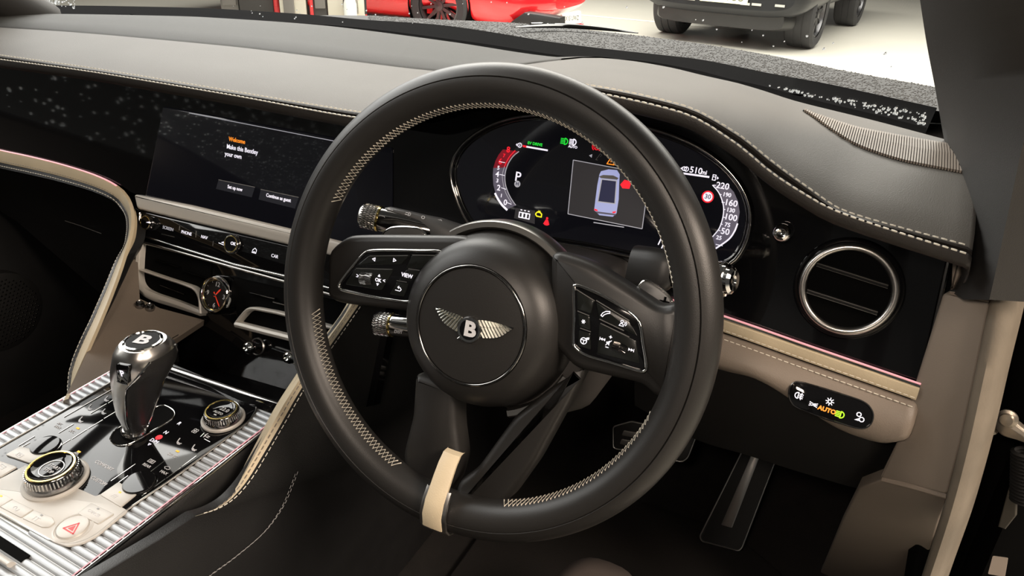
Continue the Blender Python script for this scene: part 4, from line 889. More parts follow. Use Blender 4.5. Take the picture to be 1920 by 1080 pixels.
# symbols on the silver keys
strokesp(CF, 37, 853, .0043, .0034, [[(-1, -.6), (-1, .6), (1, .6), (1, -.6), (-1, -.6)], [(-.3, .3), (-.3, -.3), (.3, 0), (-.3, .3)]], .0006, M_print, panel)
strokesp(CF, 4, 875, .0043, .0034, [[(-1, -.6), (-1, .6), (1, .6), (1, -.6), (-1, -.6)], [(-.5, 0), (.5, 0)]], .0006, M_print, panel)
strokesp(CF, 215, 930, .0043, .0030, [[(-1, -.6), (-.6, .6)], [(-.3, -.6), (.1, .6)], [(.4, -.6), (.8, .6)]], .0006, M_print, panel)
textp('CANCEL', CF, 176, 962, .0043, .0042, M_print, panel)
strokesp(CF, 30, 953, .0043, .0034, [arc(-.5, 0, .5, 0, 270, 6), arc(.6, 0, .5, 180, 400, 6)], .0006, M_print, panel); strokesp(CF, 68, 973, .0043, .0034, [[(-.8, -.6), (-.8, .6), (0, .6)], [(.2, -.6), (.2, .6), (.9, .6)]], .0006, M_print, panel)
# hazard key
hz = mesh_obj('hazard_key', MB().lathe(CF.at(137, 990, .003), CF.n, [(.0165, 0), (.0165, .0004), (.0148, .001), (.0142, -.0006), (.0132, .0006), (.0125, .002), (.0105, .0026), (0, .0026)], 44), M_consil, panel, 40)
strokesp(CF, 137, 989, .0057, .0074, [[(-.9, -.6), (0, .75), (.9, -.6), (-.9, -.6)], ["F", (-.45, -.38), (0, .35), (.45, -.38)]], .0012, M_redhaz, panel, name="hazard_symbol")
# round dials
for (u, v, r) in ((86, 838, .0135), (262, 908, .0148)):
    mesh_obj('temperature_dial', MB().lathe(CF.at(u, v, .0022), CF.n, [(r, 0), (r, .002), (r*.94, .0036), (r*.5, .0042), (0, .0042)], 40), M_piano, panel, 40)
    mesh_obj('dial_ring', MB().lathe(CF.at(u, v, .0022), CF.n, [(r*1.06, 0), (r*1.06, .0008), (r*1.01, .001)], 40), M_dchrome, panel, 40)
lines_px(CF, [((120, 782), (208, 731)), ((170, 775), (200, 757)), ((203, 756), (218, 746)), ((195, 785), (222, 769)), ((165, 804), (193, 787)), ((135, 823), (163, 805)), ((90, 850), (132, 824)), ((110, 812), (138, 795)), ((208, 902), (254, 870)), ((218, 908), (240, 892)), ((283, 884), (309, 864)), ((312, 897), (339, 877)), ((266, 930), (310, 898)), ((341, 875), (368, 855)), ((376, 819), (383, 812)), ((35, 836), (65, 818)), ((38, 840), (56, 830)), ((85, 848), (88, 842)), ((383, 823), (394, 829))], hp, .0007, M_satin, panel)
for s_, u, v, sz, mt in (('R', 336, 794, .0062, M_white), ('N', 311, 811, .0062, M_white), ('D/M', 289, 827, .0060, M_white), ('SYNC', 323, 854, .0046, M_print), ('REAR', 275, 873, .0044, M_print), ('MAX', 307, 886, .0044, M_print), ('COMFORT', 195, 873, .0052, M_print), ('CUSTOM', 185, 902, .0052, M_print), ('A/C', 135, 809, .0046, M_print), ('A/C', 112, 795, .0040, M_print), ('MAX', 108, 801, .0040, M_print), ('SPORT', 90, 858, .0046, M_printg)):
    textp(s_, CF, u, v, hp, sz, mt, panel)
strokesp(CF, 298, 820, hp, .0036, [['F']+arc(0, 0, 1, 0, 330, 8)], .0006, M_red, panel, name='indicator'); strokesp(CF, 280, 833, hp, .0024, trd, .0006, M_white, panel)
for (u, v) in ((333, 846), (146, 803), (148, 847)): strokesp(CF, u, v, hp, .0020, [['F', (-1, -.5), (1, -.5), (1, .5), (-1, .5)]], .0005, M_amber, panel, name='indicator')
strokesp(CF, 140, 852, hp, .0030, [arc(0, 0, 1, 0, 360, 12), [(-.3, -.5), (-.3, .5), (.3, .5), (.3, 0), (-.3, 0)]], .0006, M_print, panel)
seat = [[(-.9, .8), (-.5, -.2), (.4, -.5), (.9, -.3)], [(-.4, -.4), (.2, -.8), (.8, -.7)]]
for (u, v) in ((201, 748), (170, 764), (196, 772), (337, 828), (365, 840), (153, 787)): strokesp(CF, u, v, hp, .0042, seat, .0011, M_print, panel)
strokesp(CF, 366, 808, hp, .0036, [arc(.4, .4, .4, 0, 360, 7), arc(-.4, .4, .4, 0, 360, 7), arc(.4, -.4, .4, 0, 360, 7), arc(-.4, -.4, .4, 0, 360, 7)], .0006, M_print, panel)
strokesp(CF, 388, 818, hp, .0036, [[(-.6, .9), (-.9, 0), (-.4, 0), (-.6, -.7)], [(.1, .2), (.3, .2)], [(.6, .2), (.8, .2)], [(.1, -.3), (.3, -.3)], [(.6, -.3), (.8, -.3)]], .0010, M_print, panel)
strokesp(CF, 284, 865, hp, .0036, [[(-1, -.5), (-1, .5), (1, .5), (1, -.5), (-1, -.5)], [(-.4, -.3), (-.4, .3)], [(0, -.3), (0, .3)], [(.4, -.3), (.4, .3)]], .0006, M_print, panel)
strokesp(CF, 313, 878, hp, .0036, [arc(0, -.6, 1.2, 35, 145, 6), arc(0, -.6, .4, 35, 145, 4), [(.98, .09), (.33, -.37)], [(-.98, .09), (-.33, -.37)]], .0006, M_print, panel)
# gear slot
slot = spl2(CF.pxs([(207, 822), (216, 807), (235, 795), (268, 777), (298, 761), (315, 763), (327, 773), (322, 786), (285, 809), (247, 831), (228, 836), (212, 831)], .0026), 60)
mesh_obj('gear_slot', MB().plate(CF, slot, .001, .0027), M_void, panel, 0); mesh_obj('slot_rim', MB().tube([CF.w(a, b_, .0028) for a, b_ in slot], .0009, 6, True), M_chrome, panel, 60)
# rotary knobs
cf1 = thing('rotary_knob', 'large chrome start-stop drive mode dial with gold ring on the console', 'rotary knob', CF.at(106, 898, .003), 'rotary knobs on the console')
def big_knob(u, v, r, ht, parent):
    O = CF.at(u, v, .003)
    mesh_obj('base', MB().lathe(O, CF.n, [(r*1.28, 0), (r*1.28, .002), (r*1.2, .0035), (r*1.08, .002)], 56), M_consil, parent, 40)
    mesh_obj('barrel', MB().lathe(O, CF.n, [(r*1.12, 0), (r*1.12, ht*.3), (r*1.04, ht*.5), (r, ht*.9), (r*.96, ht), (r*.9, ht*1.02)], 56), M_dchrome, parent, 50)
    mesh_obj('gold_ring', MB().lathe(O, CF.n, [(r*.84, ht*1.0), (r*.86, ht*1.06), (r*.93, ht*1.06), (r*.95, ht*1.0)], 56), M_gold, parent, 60)
    mb = MB()
    for i in range(48):
        th = 2*math.pi*i/48; d = CF.ex*math.cos(th)+CF.ey*math.sin(th); mb.tube([O+d*r*1.05+CF.n*ht*.5, O+d*r*1.005+CF.n*ht*.9], r*.035, 4)
    stuff(mesh_obj('knurling', mb, M_chrome, parent, 0))
    return mesh_obj('face', MB().lathe(O, CF.n, [(r*.85, ht*1.02), (r*.75, ht*.9), (r*.5, ht*.84), (0, ht*.84)], 48), M_piano, parent, 40), O
f1, O1 = big_knob(105, 900, .0222, .0165, cf1)
KF = Fr(O1+CF.n*.0142, CF.ex, CF.ey); mesh_obj('button_ring', MB().tube([KF.w(.0105*math.cos(t), .0105*math.sin(t), 0) for t in [2*math.pi*i/30 for i in range(30)]], .0005, 5, True), M_satin, cf1, 60)
text('START', KF, 0, .0026, 0, .0050, M_print, f1); text('STOP', KF, 0, -.0030, 0, .0050, M_print, f1)
cf2 = thing('rotary_knob', 'chrome climate dial with gold ring near the front of the console', 'rotary knob', CF.at(418, 786, .003), 'rotary knobs on the console')
f2, O2 = big_knob(419, 786, .0172, .0125, cf2)
KF2 = Fr(O2+CF.n*.0108, CF.ex, CF.ey); text('22.0', KF2, .001, .003, 0, .0066, M_print, f2); text('AUTO', KF2, -.001, -.0036, 0, .0044, M_print, f2); strokes(KF2, -.001, -.0075, 0, .0016, [['F', (-1, -.4), (1, -.4), (1, .4), (-1, .4)]], .0004, M_print, f2, name='indicator')
# ------------------------------------------------------------------ console flanks
fl = []
for (dx, dz) in ((.002, -.003), (.005, -.008), (.008, -.03), (.018, -.09), (.024, -.2), (.024, -.34)):
    fl.append([CF.w(aR, bR, 0)+Vector((dx, 0, dz)), CF.w(aR, 0-.1, 0)+Vector((dx, 0, dz)), CF.w(aR, bF+.05, 0)+Vector((dx, 0, dz))])
lab(mesh_obj('side_panel', MB().grid(fl), M_leather, con, 60), 'black leather driver side of the console')
fl = [[CF.w(aL, bR, 0)+Vector((-dx, 0, dz)), CF.w(aL, bF+.05, 0)+Vector((-dx, 0, dz))] for dx, dz in ((.002, -.003), (.006, -.01), (.02, -.1), (.024, -.34))]
mesh_obj('side_panel', MB().grid(fl), M_leather, con, 60)
XF = Fr((-.206, 0, 0), (0, 1, 0), (0, 0, 1)); XF2 = Fr((-.222, 0, 0), (0, 1, 0), (0, 0, 1))
K_px = [(690, 545), (660, 590), (600, 676), (560, 737), (524, 800), (490, 858), (462, 903), (432, 937), (400, 957), (366, 968)]
K2_px = [(672, 530), (640, 590), (584, 664), (552, 710), (516, 766), (482, 830), (460, 872), (440, 912), (410, 943), (370, 964)]
K = spline([XF.at(u, v) for u, v in K_px], 50); K2 = spline([XF2.at(u, v) for u, v in K2_px], 50)
mid = [a.lerp(b_, .5)+Vector((.003, -.004, .004)) for a, b_ in zip(K2, K)]
kw = thing('tunnel_side_panel', 'black leather footwell side panel edged with cream beside the console', 'trim panel', (-.2, .1, -.5))
lab(mesh_obj('cream_edge', MB().grid([[p+Vector((-.006, .006, -.004)) for p in K2], K2, mid, K]), M_cream, kw, 60), 'cream leather edge of the panel')
kpoly = [XF.loc(p)[:2] for p in K]
wallp = kpoly+[XF.px(300, 1012), XF.px(120, 1120), XF.px(-80, 1260), (-.5, -.56), (.62, -.56), (.62, -.1), (.3, -.02)]
lab(mesh_obj('panel', MB().plate(XF, wallp, -.012, 0, .002), M_leather, kw, 30), 'black leather footwell side panel')
mb = stitch_run([p+Vector((.0016, .0035, .0)) for p in K], (1, 0, .2), .0042, .0018, .0005); stuff(mesh_obj('stitching', mb, M_thread, kw, 0))
mb = stitch_run([a.lerp(b_, .68)+Vector((.003, -.003, .003)) for a, b_ in zip(K2, K)], (.4, -.6, .6), .0042, .0018, .00035); stuff(mesh_obj('stitching', mb, M_taupe, kw, 0))
sp = spline([XF.at(u, v, .0006) for u, v in [(553, 888), (543, 915), (525, 955), (492, 1000), (440, 1045), (395, 1078), (370, 1098)]], 40)
mb = stitch_run(sp, (1, 0, 0), .004, .002, .0004); stitch_run([p+Vector((0, .004, .0)) for p in sp], (1, 0, 0), .004, .002, .0004, mb); stuff(mesh_obj('stitching', mb, M_printg, kw, 0))
# ================================================================== GEAR SELECTOR
gs = thing('gear_selector', 'chrome and black leather gear selector with a round letter emblem on top', 'gear selector', CF.at(258, 812, .003))
B0 = CF.at(256, 812, .003); YL = B0.y
secs = [(812, 254, 20), (800, 255, 20), (785, 255, 25), (768, 254, 31), (745, 256, 37), (720, 258, 42), (700, 263, 48), (684, 267, 52), (668, 271, 53), (655, 271, 51), (646, 269, 45), (640, 268, 39)]
def sect(v, u, hw, k=1.0, n=48, a0=0, a1=2*math.pi):
    c = on(u, v, (0, YL, 0), (0, 1, 0)); dep = (c-CAM).dot(-BACK); r = hw*dep/FPX*k
    r *= 1.02
    out = []
    for i in range(n if abs(a1-a0-2*math.pi) < 1e-6 else n+1):
        t = a0+(a1-a0)*i/n; ct, st_ = math.cos(t), math.sin(t)
        e = .82
        out.append(c+Vector((math.copysign(abs(ct)**e, ct)*r*.92, math.copysign(abs(st_)**e, st_)*r*1.02, 0)))
    return out
rows = [sect(*s_) for s_ in secs]
mesh_obj('body', MB().grid(rows, closed_u=True).add(rows[-1], [tuple(range(48))]), M_satin, gs, 60)
# leather side insert
ins = []
for i, (v, u, hw) in enumerate(secs[1:10]):
    lo = -66+max(0, (i-5))*13; hi = 48-max(0, 4-i)*4
    ins.append(sect(v, u, hw, 1.03, 20, math.radians(lo), math.radians(hi)))
ins = [[p.lerp(sum(r, Vector())/len(r), .08) for p in r] if k in (0, len(ins)-1) else r for k, r in enumerate(ins)]
lab(mesh_obj('leather_insert', MB().grid(ins), M_leather, gs, 60), 'black leather side of the grip')
for s_ in (0, -1): mesh_obj('insert_trim', MB().tube([r[s_] for r in ins], .0011, 6), M_chrome, gs, 60)
topc_ = on(268, 638, (0, YL, 0), (0, 1, 0)); tr = (rows[-1][0]-topc_).length
tcen = sum(rows[-1], Vector())/48
cap = mesh_obj('cap', MB().lathe(tcen, (0, 0, 1), [(tr*1.0, -.001), (tr*.98, .0015), (tr*.88, .002), (tr*.84, .0008), (0, .0008)], 48), M_chrome, gs, 40)
mesh_obj('emblem_disc', MB().lathe(tcen, (0, 0, 1), [(tr*.83, .0012), (0, .0014)], 40), M_matt, cap, 40)
GF = Fr(tcen+Vector((0, 0, .0017)), (.97, .22, 0), (-.22, .97, 0)); text('B', GF, 0, 0, 0, .0195, M_print, cap, bold=.0007, sx=1.3)
# P button on the rear face
lvm = MB().grid(rows, closed_u=True); LVB = BVHTree.FromPolygons([Vector(v) for v in lvm.v], lvm.f)
hp0, hp1, hp2 = hit(LVB, 222, 702)[0], hit(LVB, 240, 705)[0], hit(LVB, 231, 686)[0]
PF_ = fit_frame(hp0, hp1, hp2); PF_.O = PF_.O+PF_.n*.0015
pb = mesh_obj('park_button', MB().plate(PF_, fillet(PF_.pxs([(218, 681), (244, 686), (241, 721), (220, 715)]), .003, 3), -.004, .0008, .0006), M_piano, gs, 30)
mesh_obj('button_trim', MB().tube([PF_.at(u, v, .0009) for u, v in [(219, 715), (230, 720), (241, 722)]], .0006, 5), M_chrome, gs)
textp('P', PF_, 229, 701, .001, .0088, M_white, pb, bold=.0002)
mesh_obj('collar', MB().lathe(B0+Vector((-.002, 0, .002)), (0, 0, 1), [(.0125, -.003), (.0125, .004), (.011, .006), (.0095, .0065)], 36), M_dchrome, gs, 40)
FZ = -.565
# ================================================================== DRIVER'S DOOR OPENING: end panels, pillar, seal, footwell
EF = Fr((.337, .185, 0), (.93, -.35, 0), (0, 0.1, 1))
M_dark_trim = mat('dark grey pillar trim', (.024, .023, .022), .6, bump=('noise', 1200, .15))
def eplate(name, pts, h0, h1, mt, parent, bev=.002, r=.003):
    return mesh_obj(name, MB().plate(EF, fillet(EF.pxs(pts, h1), r, 3), h0, h1, bev), mt, parent, 40)
ep = thing('side_trim', 'taupe end panels of the dashboard inside the open door frame', 'trim panel', EF.at(1740, 920))
lab(eplate('end_panel', [(1768, 550), (1856, 566), (1829, 700), (1801, 830), (1775, 928), (1648, 896), (1684, 822), (1716, 716)], -.012, .001, M_taupe_d, ep), 'taupe moulded end panel')
lab(eplate('pad_edge', [(1786, 478), (1810, 442), (1806, 470), (1797, 520), (1783, 546)], -.004, .003, M_taupe, ep, .001, .002), 'taupe edge below the pad end')
mesh_obj('panel_joint', MB().tube([EF.at(1781, 549, .002), EF.at(1820, 556, .002), EF.at(1855, 564, .002)], .0016, 6), M_taupe, ep)
kfr = fit_frame(EF.at(1655, 900, -.002), EF.at(1775, 931, -.002), Vector((.352, .45, -.57)))
lab(mesh_obj('kick_panel', MB().plate(kfr, kfr.pxs([(1652, 900), (1775, 931), (1728, 1080), (1690, 1200), (1470, 1200), (1540, 1070), (1575, 985), (1610, 915)]), -.012, 0, .002), M_taupe_d, ep, 40), 'taupe kick panel beside the footwell')
mesh_obj('panel_joint', MB().tube([EF.at(1655, 899, .0), EF.at(1715, 914, .001), EF.at(1775, 931, .0)], .0026, 8), M_taupe, ep)
# rubber door seal
sl_px = [(1955, 80), (1935, 190), (1910, 300), (1885, 420), (1856, 562), (1828, 700), (1800, 830), (1775, 929), (1728, 1080), (1690, 1190)]
sr_px = [(2010, 80), (1990, 220), (1962, 345), (1925, 480), (1899, 600), (1875, 700), (1845, 830), (1807, 968), (1768, 1080), (1730, 1190)]
A_ = spline([EF.at(u, v, .001) for u, v in sl_px], 60); B_ = spline([EF.at(u, v, -.004) for u, v in sr_px], 60)
M_seal = mat('grey-brown rubber seal', (.20, .17, .132), .55, bump=('noise', 500, .2), noise=(25, .15))
seal = mesh_obj('door_seal', MB().grid([[p-EF.n*.01 for p in A_], A_, [a.lerp(b_, .2)+EF.n*.006 for a, b_ in zip(A_, B_)], [a.lerp(b_, .5)+EF.n*.009 for a, b_ in zip(A_, B_)], [a.lerp(b_, .8)+EF.n*.006 for a, b_ in zip(A_, B_)], B_, [p-EF.n*.03 for p in B_]]), M_seal, None, 60)
tag(seal, 'brown-grey rubber door seal running down the open door frame', 'door seal')
# A-pillar trim
Lp = [on(u, v, (0, y, 0), (0, 1, 0)) for u, v, y in [(1714, -80, .06), (1725, 0, .12), (1738, 85, .185), (1755, 175, .265), (1770, 262, .335), (1783, 330, .318), (1802, 440, .27), (1793, 500, .235), (1780, 547, .20)]]
top_dir = (Lp[0]-Lp[1]).normalized()
Lp = [Lp[0]+top_dir*.35]+Lp
Rp = [on(u, v, (0, y, 0), (0, 1, 0)) for u, v, y in [(1985, -80, -.06), (1975, 0, -.02), (1958, 85, .02), (1938, 190, .06), (1920, 262, .085), (1905, 330, .1), (1886, 420, .12), (1870, 495, .135), (1855, 562, .145)]]
Rp = [Rp[0]+top_dir*.35]+Rp
Ls, Rs = spline(Lp, 50), spline(Rp, 50)
pil = mesh_obj('trim_1', MB().grid([[p+Vector((.03, .03, 0)) for p in Ls], [p+Vector((.004, .006, 0)) for p in Ls], Ls, [a.lerp(b_, .12)+Vector((-.003, -.004, .002)) for a, b_ in zip(Ls, Rs)], [a.lerp(b_, .5)+Vector((-.004, -.01, .0)) for a, b_ in zip(Ls, Rs)], Rs, [p+Vector((.05, .02, 0)) for p in Rs]]), M_dark_trim, None, 60)
struct(pil, 'dark windscreen pillar trim on the driver side')
# open door edge with check strap, bellows and label
HF = Fr(EF.w(.09, 0, -.05), EF.ex, EF.ey)
DF = Fr(HF.at(1850, 700, -.04), (.96, .28, 0), (0, 0, 1))
dr = mesh_obj('door_1', MB().plate(DF, [DF.px(1868, 480), (.12, DF.px(1868, 480)[1]+.03), (.62, DF.px(1868, 480)[1]+.03), (.62, -.62), (.0, -.62)]+DF.pxs([(1690, 1200), (1740, 900)]), -.02, 0, .004), M_void, None, 30); struct(dr, 'black front edge of the open door')
hg = thing('check_strap', 'worn zinc metal arm bolted beside the rubber seal in the door gap', 'check strap', HF.at(1890, 830))
mesh_obj('arm', MB().plate(HF, fillet(HF.pxs([(1855, 777), (1872, 772), (1892, 778), (1906, 790), (1945, 822), (1940, 835), (1905, 822), (1880, 816), (1866, 800)]), .004, 3), -.004, .004, .002), M_steel, hg, 40)
mesh_obj('bolt', MB().lathe(HF.at(1890, 784, .004), HF.n, [(.008, 0), (.008, .002), (.0055, .003), (.005, .006), (0, .0064)], 24), M_steel, hg, 40)
mesh_obj('bracket', MB().plate(HF, fillet(HF.pxs([(1850, 800), (1862, 790), (1864, 806), (1872, 813), (1852, 818)]), .002, 2), -.006, .002, .001), M_steel, hg, 40)
bel = []
for i in range(15):
    v = 845+i*6.4; u = 1918-abs(i-7)*.4+(i*-.2)
    bel.append(HF.at(u+14, v, -.004))
ax = (bel[-1]-bel[0]).normalized(); Lb = (bel[-1]-bel[0]).length
prof = []
for i in range(15): prof += [(.0105, Lb*i/14), (.0135, Lb*(i+.5)/14)]
bl = mesh_obj('cable_bellows', MB().lathe(bel[0], ax, prof, 28), M_rubber, None, 60); tag(bl, 'ribbed black rubber cable bellows in the door gap', 'bellows')
lb_ = mesh_obj('door_sticker', MB().plate(HF, fillet(HF.pxs([(1855, 1052), (1884, 1056), (1878, 1092), (1846, 1086)]), .001, 2), -.011, -.0105), mat('off-white sticker', (.55, .47, .40), .6), None, 0); tag(lb_, 'small off-white sticker low in the door gap', 'sticker')
dp = mesh_obj('door_bracket', MB().plate(HF, HF.pxs([(1885, 925), (1902, 930), (1900, 975), (1880, 1000), (1866, 995)]), -.012, -.008, .001), mat('dark olive metal', (.05, .045, .035), .6), None, 20); tag(dp, 'dark olive metal plate in the door gap below the bellows', 'bracket')
struct(mesh_obj('wall_right', MB().grid([[Vector((.44, y, z)) for z in (FZ, .085)] for y in (.2, .9)]), M_void, None, 0), 'black body side beyond the footwell')
# footwell carpet, toe board, mat
car_floor = mesh_obj('floor', MB().grid([[Vector((x, y, z)) for x in (-1.10, -.2, .44)] for y, z in ((-1.2, FZ), (.42, FZ), (.52, FZ+.02), (.66, FZ+.10), (.84, FZ+.34), (.86, -.05), (.60, .078))]), M_carpet, None, 60); struct(car_floor, 'dark carpeted cabin floor and toe board')
fm = mesh_obj('floor_mat', MB().plate(Fr((.08, .2, FZ), (1, 0, 0), (0, 1, 0)), fillet([(-.22, -.35), (.22, -.35), (.22, .2), (.12, .26), (-.22, .26)], .04, 5), .002, .012, .004), mat('brown carpet mat', (.009, .007, .0055), .95, bump=('noise', 800, .8)), None, 40); tag(fm, 'dark brown carpet mat in the driver footwell', 'floor mat')
# pedals
def pedal(name, label, base, outline, insert, tilt, rod):
    t = math.radians(tilt); p0 = on(*base[0], (0, 0, base[1]), (0, 0, 1)); fr = Fr(p0, (1, .0, 0), (0, math.sin(t), math.cos(t)))
    th_ = thing(name, label, 'pedal', p0)
    o = fillet(fr.pxs(outline), .004, 3)
    mesh_obj('pad', MB().plate(fr, o, -.01, 0, .002), M_rubber, th_, 40); mesh_obj('edge_trim', MB().tube([fr.w(a, b_, -.0005) for a, b_ in o], .0013, 6, True), M_satin, th_, 60)
    for q in insert: mesh_obj('tread', MB().plate(fr, fillet(fr.pxs(q), .002, 2), 0, .002, .0006), M_satin, th_, 40)
    c = fr.w(*[sum(k)/len(k) for k in zip(*o)], -.01); mesh_obj('arm', MB().tube([c, c+Vector((0, .08, .05)), c+Vector((-.01, .16, .16))], .007, 8), M_black, th_, 60)
pedal('accelerator_pedal', 'tall black accelerator pedal with bright metal tread strip', ((1350, 1022), -.545), [(1312, 1006), (1316, 1015), (1384, 1033), (1391, 1028), (1455, 862), (1475, 800), (1410, 780), (1393, 843)], [[(1352, 984), (1373, 990), (1426, 853), (1440, 800), (1425, 795), (1410, 850)]], 28, None)
pedal('brake_pedal', 'wide dark brake pedal with metal edge seen behind the wheel rim', ((1230, 865), -.44), [(1150, 800), (1185, 790), (1306, 817), (1290, 858), (1280, 866), (1150, 840)], [[(1170, 806), (1270, 825), (1264, 836), (1166, 816)], [(1166, 822), (1262, 842), (1256, 852), (1162, 832)]], 25, None)
# driver seat cushion front
st_ = thing('driver_seat', 'dark driver seat with a rounded taupe leather cushion edge at the floor mat', 'seat', (.06, -.35, FZ))
rows = []
sc = on(1150, 1062, (0, 0, -.40), (0, 0, 1))
for dz, k in ((-.15, .95), (-.06, 1.0), (-.02, .985), (0, .9), (.006, .6), (.007, 0.02)):
    rows.append([Vector((sc.x-.005, sc.y-.072, sc.z+dz))+Vector((a*k, b_*k, 0)) for a, b_ in rbox_section((0, 0), .055, .085, 32, .75)])
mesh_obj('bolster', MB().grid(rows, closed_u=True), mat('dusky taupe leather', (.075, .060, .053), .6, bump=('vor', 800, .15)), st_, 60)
bk = mesh_obj('wall_right', MB().plate(EF, EF.pxs([(1745, 480), (1800, 470), (1905, 420), (1890, 560), (1800, 900), (1660, 885), (1690, 780)], -.02), -.04, -.02), M_void, None, 0); struct(bk, 'black body shell behind the end panels')
lab(mesh_obj('cushion', MB().plate(Fr((.02, -.62, FZ+.13), (1, 0, 0), (0, 1, .1)), fillet([(-.24, -.22), (.24, -.22), (.24, .2), (-.24, .2)], .06, 4), 0, .10, .03), M_leather, st_, 50), 'black leather seat cushion')
mesh_obj('backrest', MB().plate(Fr((.02, -.86, -.3), (1, 0, 0), (0, -.3, 1)), fillet([(-.25, 0), (.25, 0), (.2, .62), (-.2, .62)], .08, 4), 0, .10, .03), M_leather, st_, 50)
struct(mesh_obj('door_2', MB().grid([[Vector((.37, y, z)) for z in (FZ, .1, .44)] for y in (-.62, -1.25)]), M_leather, None, 0), 'dark rear door behind the driver seat')
# passenger side: door, window, pillar; roof
# ================================================================== WINDSCREEN, BONNET
GB = [p+Vector((0, .075, -.004)) for p in CE]
GBX = [Vector((XL-.02, GB[0].y-.03, GB[0].z))]+GB+[Vector((XR+.02, GB[-1].y-.05, GB[-1].z))]
def gtop(p, t): return Vector((-.37+(p.x+.37)*(1-.22*t), p.y-.80*t, p.z+.46*t-.03*t*t))
grow = [[gtop(p, t) for p in GBX] for t in (0, .05, .1, .15, .2, .3, .45, .6, .8, 1)]
gmb = MB().grid(grow); ws_o = mesh_obj('window_1', gmb, M_glass, None, 60); struct(ws_o, 'windscreen glass')
GLB = BVHTree.FromPolygons([Vector(v) for v in gmb.v], gmb.f)
B_px = [(-40, 12), (60, 10), (200, 11), (420, 17), (640, 33), (853, 50), (1067, 83), (1280, 107), (1447, 138), (1580, 163), (1757, 202)]
bh = [hit(GLB, u, v) for u, v in B_px]; BP = [a for a, n_ in bh if a]
xs3 = [BP[0].x+(BP[-1].x-BP[0].x)*i/70 for i in range(71)]
cB = interp_curve(BP, xs3); cG = interp_curve(GB, [x for x in xs3]); cE2 = interp_curve(CE, xs3)
M_frit = mat('black cowl plastic', (.0015, .0015, .0018), .9, spec=.02)
fr_rows = [[p+Vector((0, .002, -.004)) for p in cE2], [p+Vector((0, .03, -.016)) for p in cE2], [a.lerp(b_, .8)+Vector((0, 0, -.012)) for a, b_ in zip(cE2, cG)], [p+Vector((0, -.002, -.002)) for p in cG]]
struct(mesh_obj('trim_2', MB().grid(fr_rows), M_void, None, 60), 'black scuttle below the windscreen')
struct(mesh_obj('trim_3', MB().grid([[p+Vector((0, -.002, -.012)) for p in cG], [p+Vector((0, .03, -.03)) for p in cG], [CAM+(p-CAM)*1.22 for p in cB], [CAM+(p-CAM)*1.24+Vector((0, .01, -.02)) for p in cB]]), M_frit, None, 60), 'black wiper cowl in front of the windscreen')
def drop(mb, p, n, r, flat=.55, k=6):
    n = n.normalized(); U = n.orthogonal().normalized(); W = n.cross(U); a0 = random.random()*6; s_ = 1+random.random()*.5
    rows = [[p+(U*math.cos(a0+2*math.pi*i/k)*s_+W*math.sin(a0+2*math.pi*i/k))*r*q+n*r*flat*z for i in range(k)] for q, z in ((1, 0), (.8, .55), (.35, .92))]
    mb.grid(rows, closed_u=True); o = len(mb.v)-3*k; mb.f.append(tuple(o+2*k+i for i in range(k)))
mb = MB(); random.seed(3)
for i in range(300):
    t = random.random(); u = 1425+t*310; base = 166+t*62; v = base+random.uniform(-10, 26)*(.5+t*.7)-4
    p, n_ = hit(GLB, u, v)
    if p: drop(mb, p-(p-CAM).normalized()*.004, CAM-p, random.choice((.0006, .0007, .0009, .0012, .0016)))
for i in range(60):
    u = random.uniform(45, 140); p, n_ = hit(GLB, u, 2+random.uniform(-3, 14)*(u-40)/100)
    if p: drop(mb, p-(p-CAM).normalized()*.004, CAM-p, random.choice((.0008, .0012, .0018)))
for i in range(46):
    u = random.uniform(430, 1740); p, n_ = hit(GLB, u, random.uniform(2, 45)+max(0, u-1200)*.2)
    if p: drop(mb, p-(p-CAM).normalized()*.004, CAM-p, random.choice((.0006, .0009, .0012)))
o = mesh_obj('raindrops', mb, M_drop, None, 60); tag(o, 'raindrops beading on the lower windscreen', 'raindrops', kind='stuff')
# bonnet
Bn_px = [(560, 50), (700, 56), (853, 70), (1067, 102), (1280, 128), (1447, 158), (1580, 184), (1757, 225)]
H_px = [(560, 24), (691, 29), (808, 36), (965, 43), (1063, 52), (1200, 67), (1280, 77), (1353, 88), (1463, 107), (1580, 132), (1753, 163)]
r0 = [on(u, v, (0, 0, .055), (0, 0, 1)) for u, v in Bn_px]; rH = [on(u, v, (0, 0, .015), (0, 0, 1)) for u, v in H_px]
xs4 = [-1.03+(.46+1.03)*i/60 for i in range(61)]
c0_, cH = interp_curve(r0, xs4), interp_curve(rH, xs4)
brow = [[p+Vector((0, -.06, -.03)) for p in c0_], c0_, [a.lerp(b_, .33)+Vector((0, 0, .004)) for a, b_ in zip(c0_, cH)], [a.lerp(b_, .66)+Vector((0, 0, .004)) for a, b_ in zip(c0_, cH)], cH, [p+Vector((0, .12, -.03)) for p in cH], [p+Vector((0, .3, -.11)) for p in cH], [p+Vector((0, .5, -.26)) for p in cH], [p+Vector((0, .56, -.6)) for p in cH]]
M_bonnet = mat('wet dark grey paint', (.028, .028, .028), .7, .0, coat=.0, bump=('noise', 170, .5), noise=(260, .35))
bon = thing('bonnet', 'dark wet car bonnet beaded with rain beyond the windscreen', 'car bonnet', (-.37, 1.3, -.2))
mesh_obj('panel', MB().grid(brow), M_bonnet, bon, 60)
bmb = MB().grid(brow); BOB = BVHTree.FromPolygons([Vector(v) for v in bmb.v], bmb.f)
mb = MB(); random.seed(5)
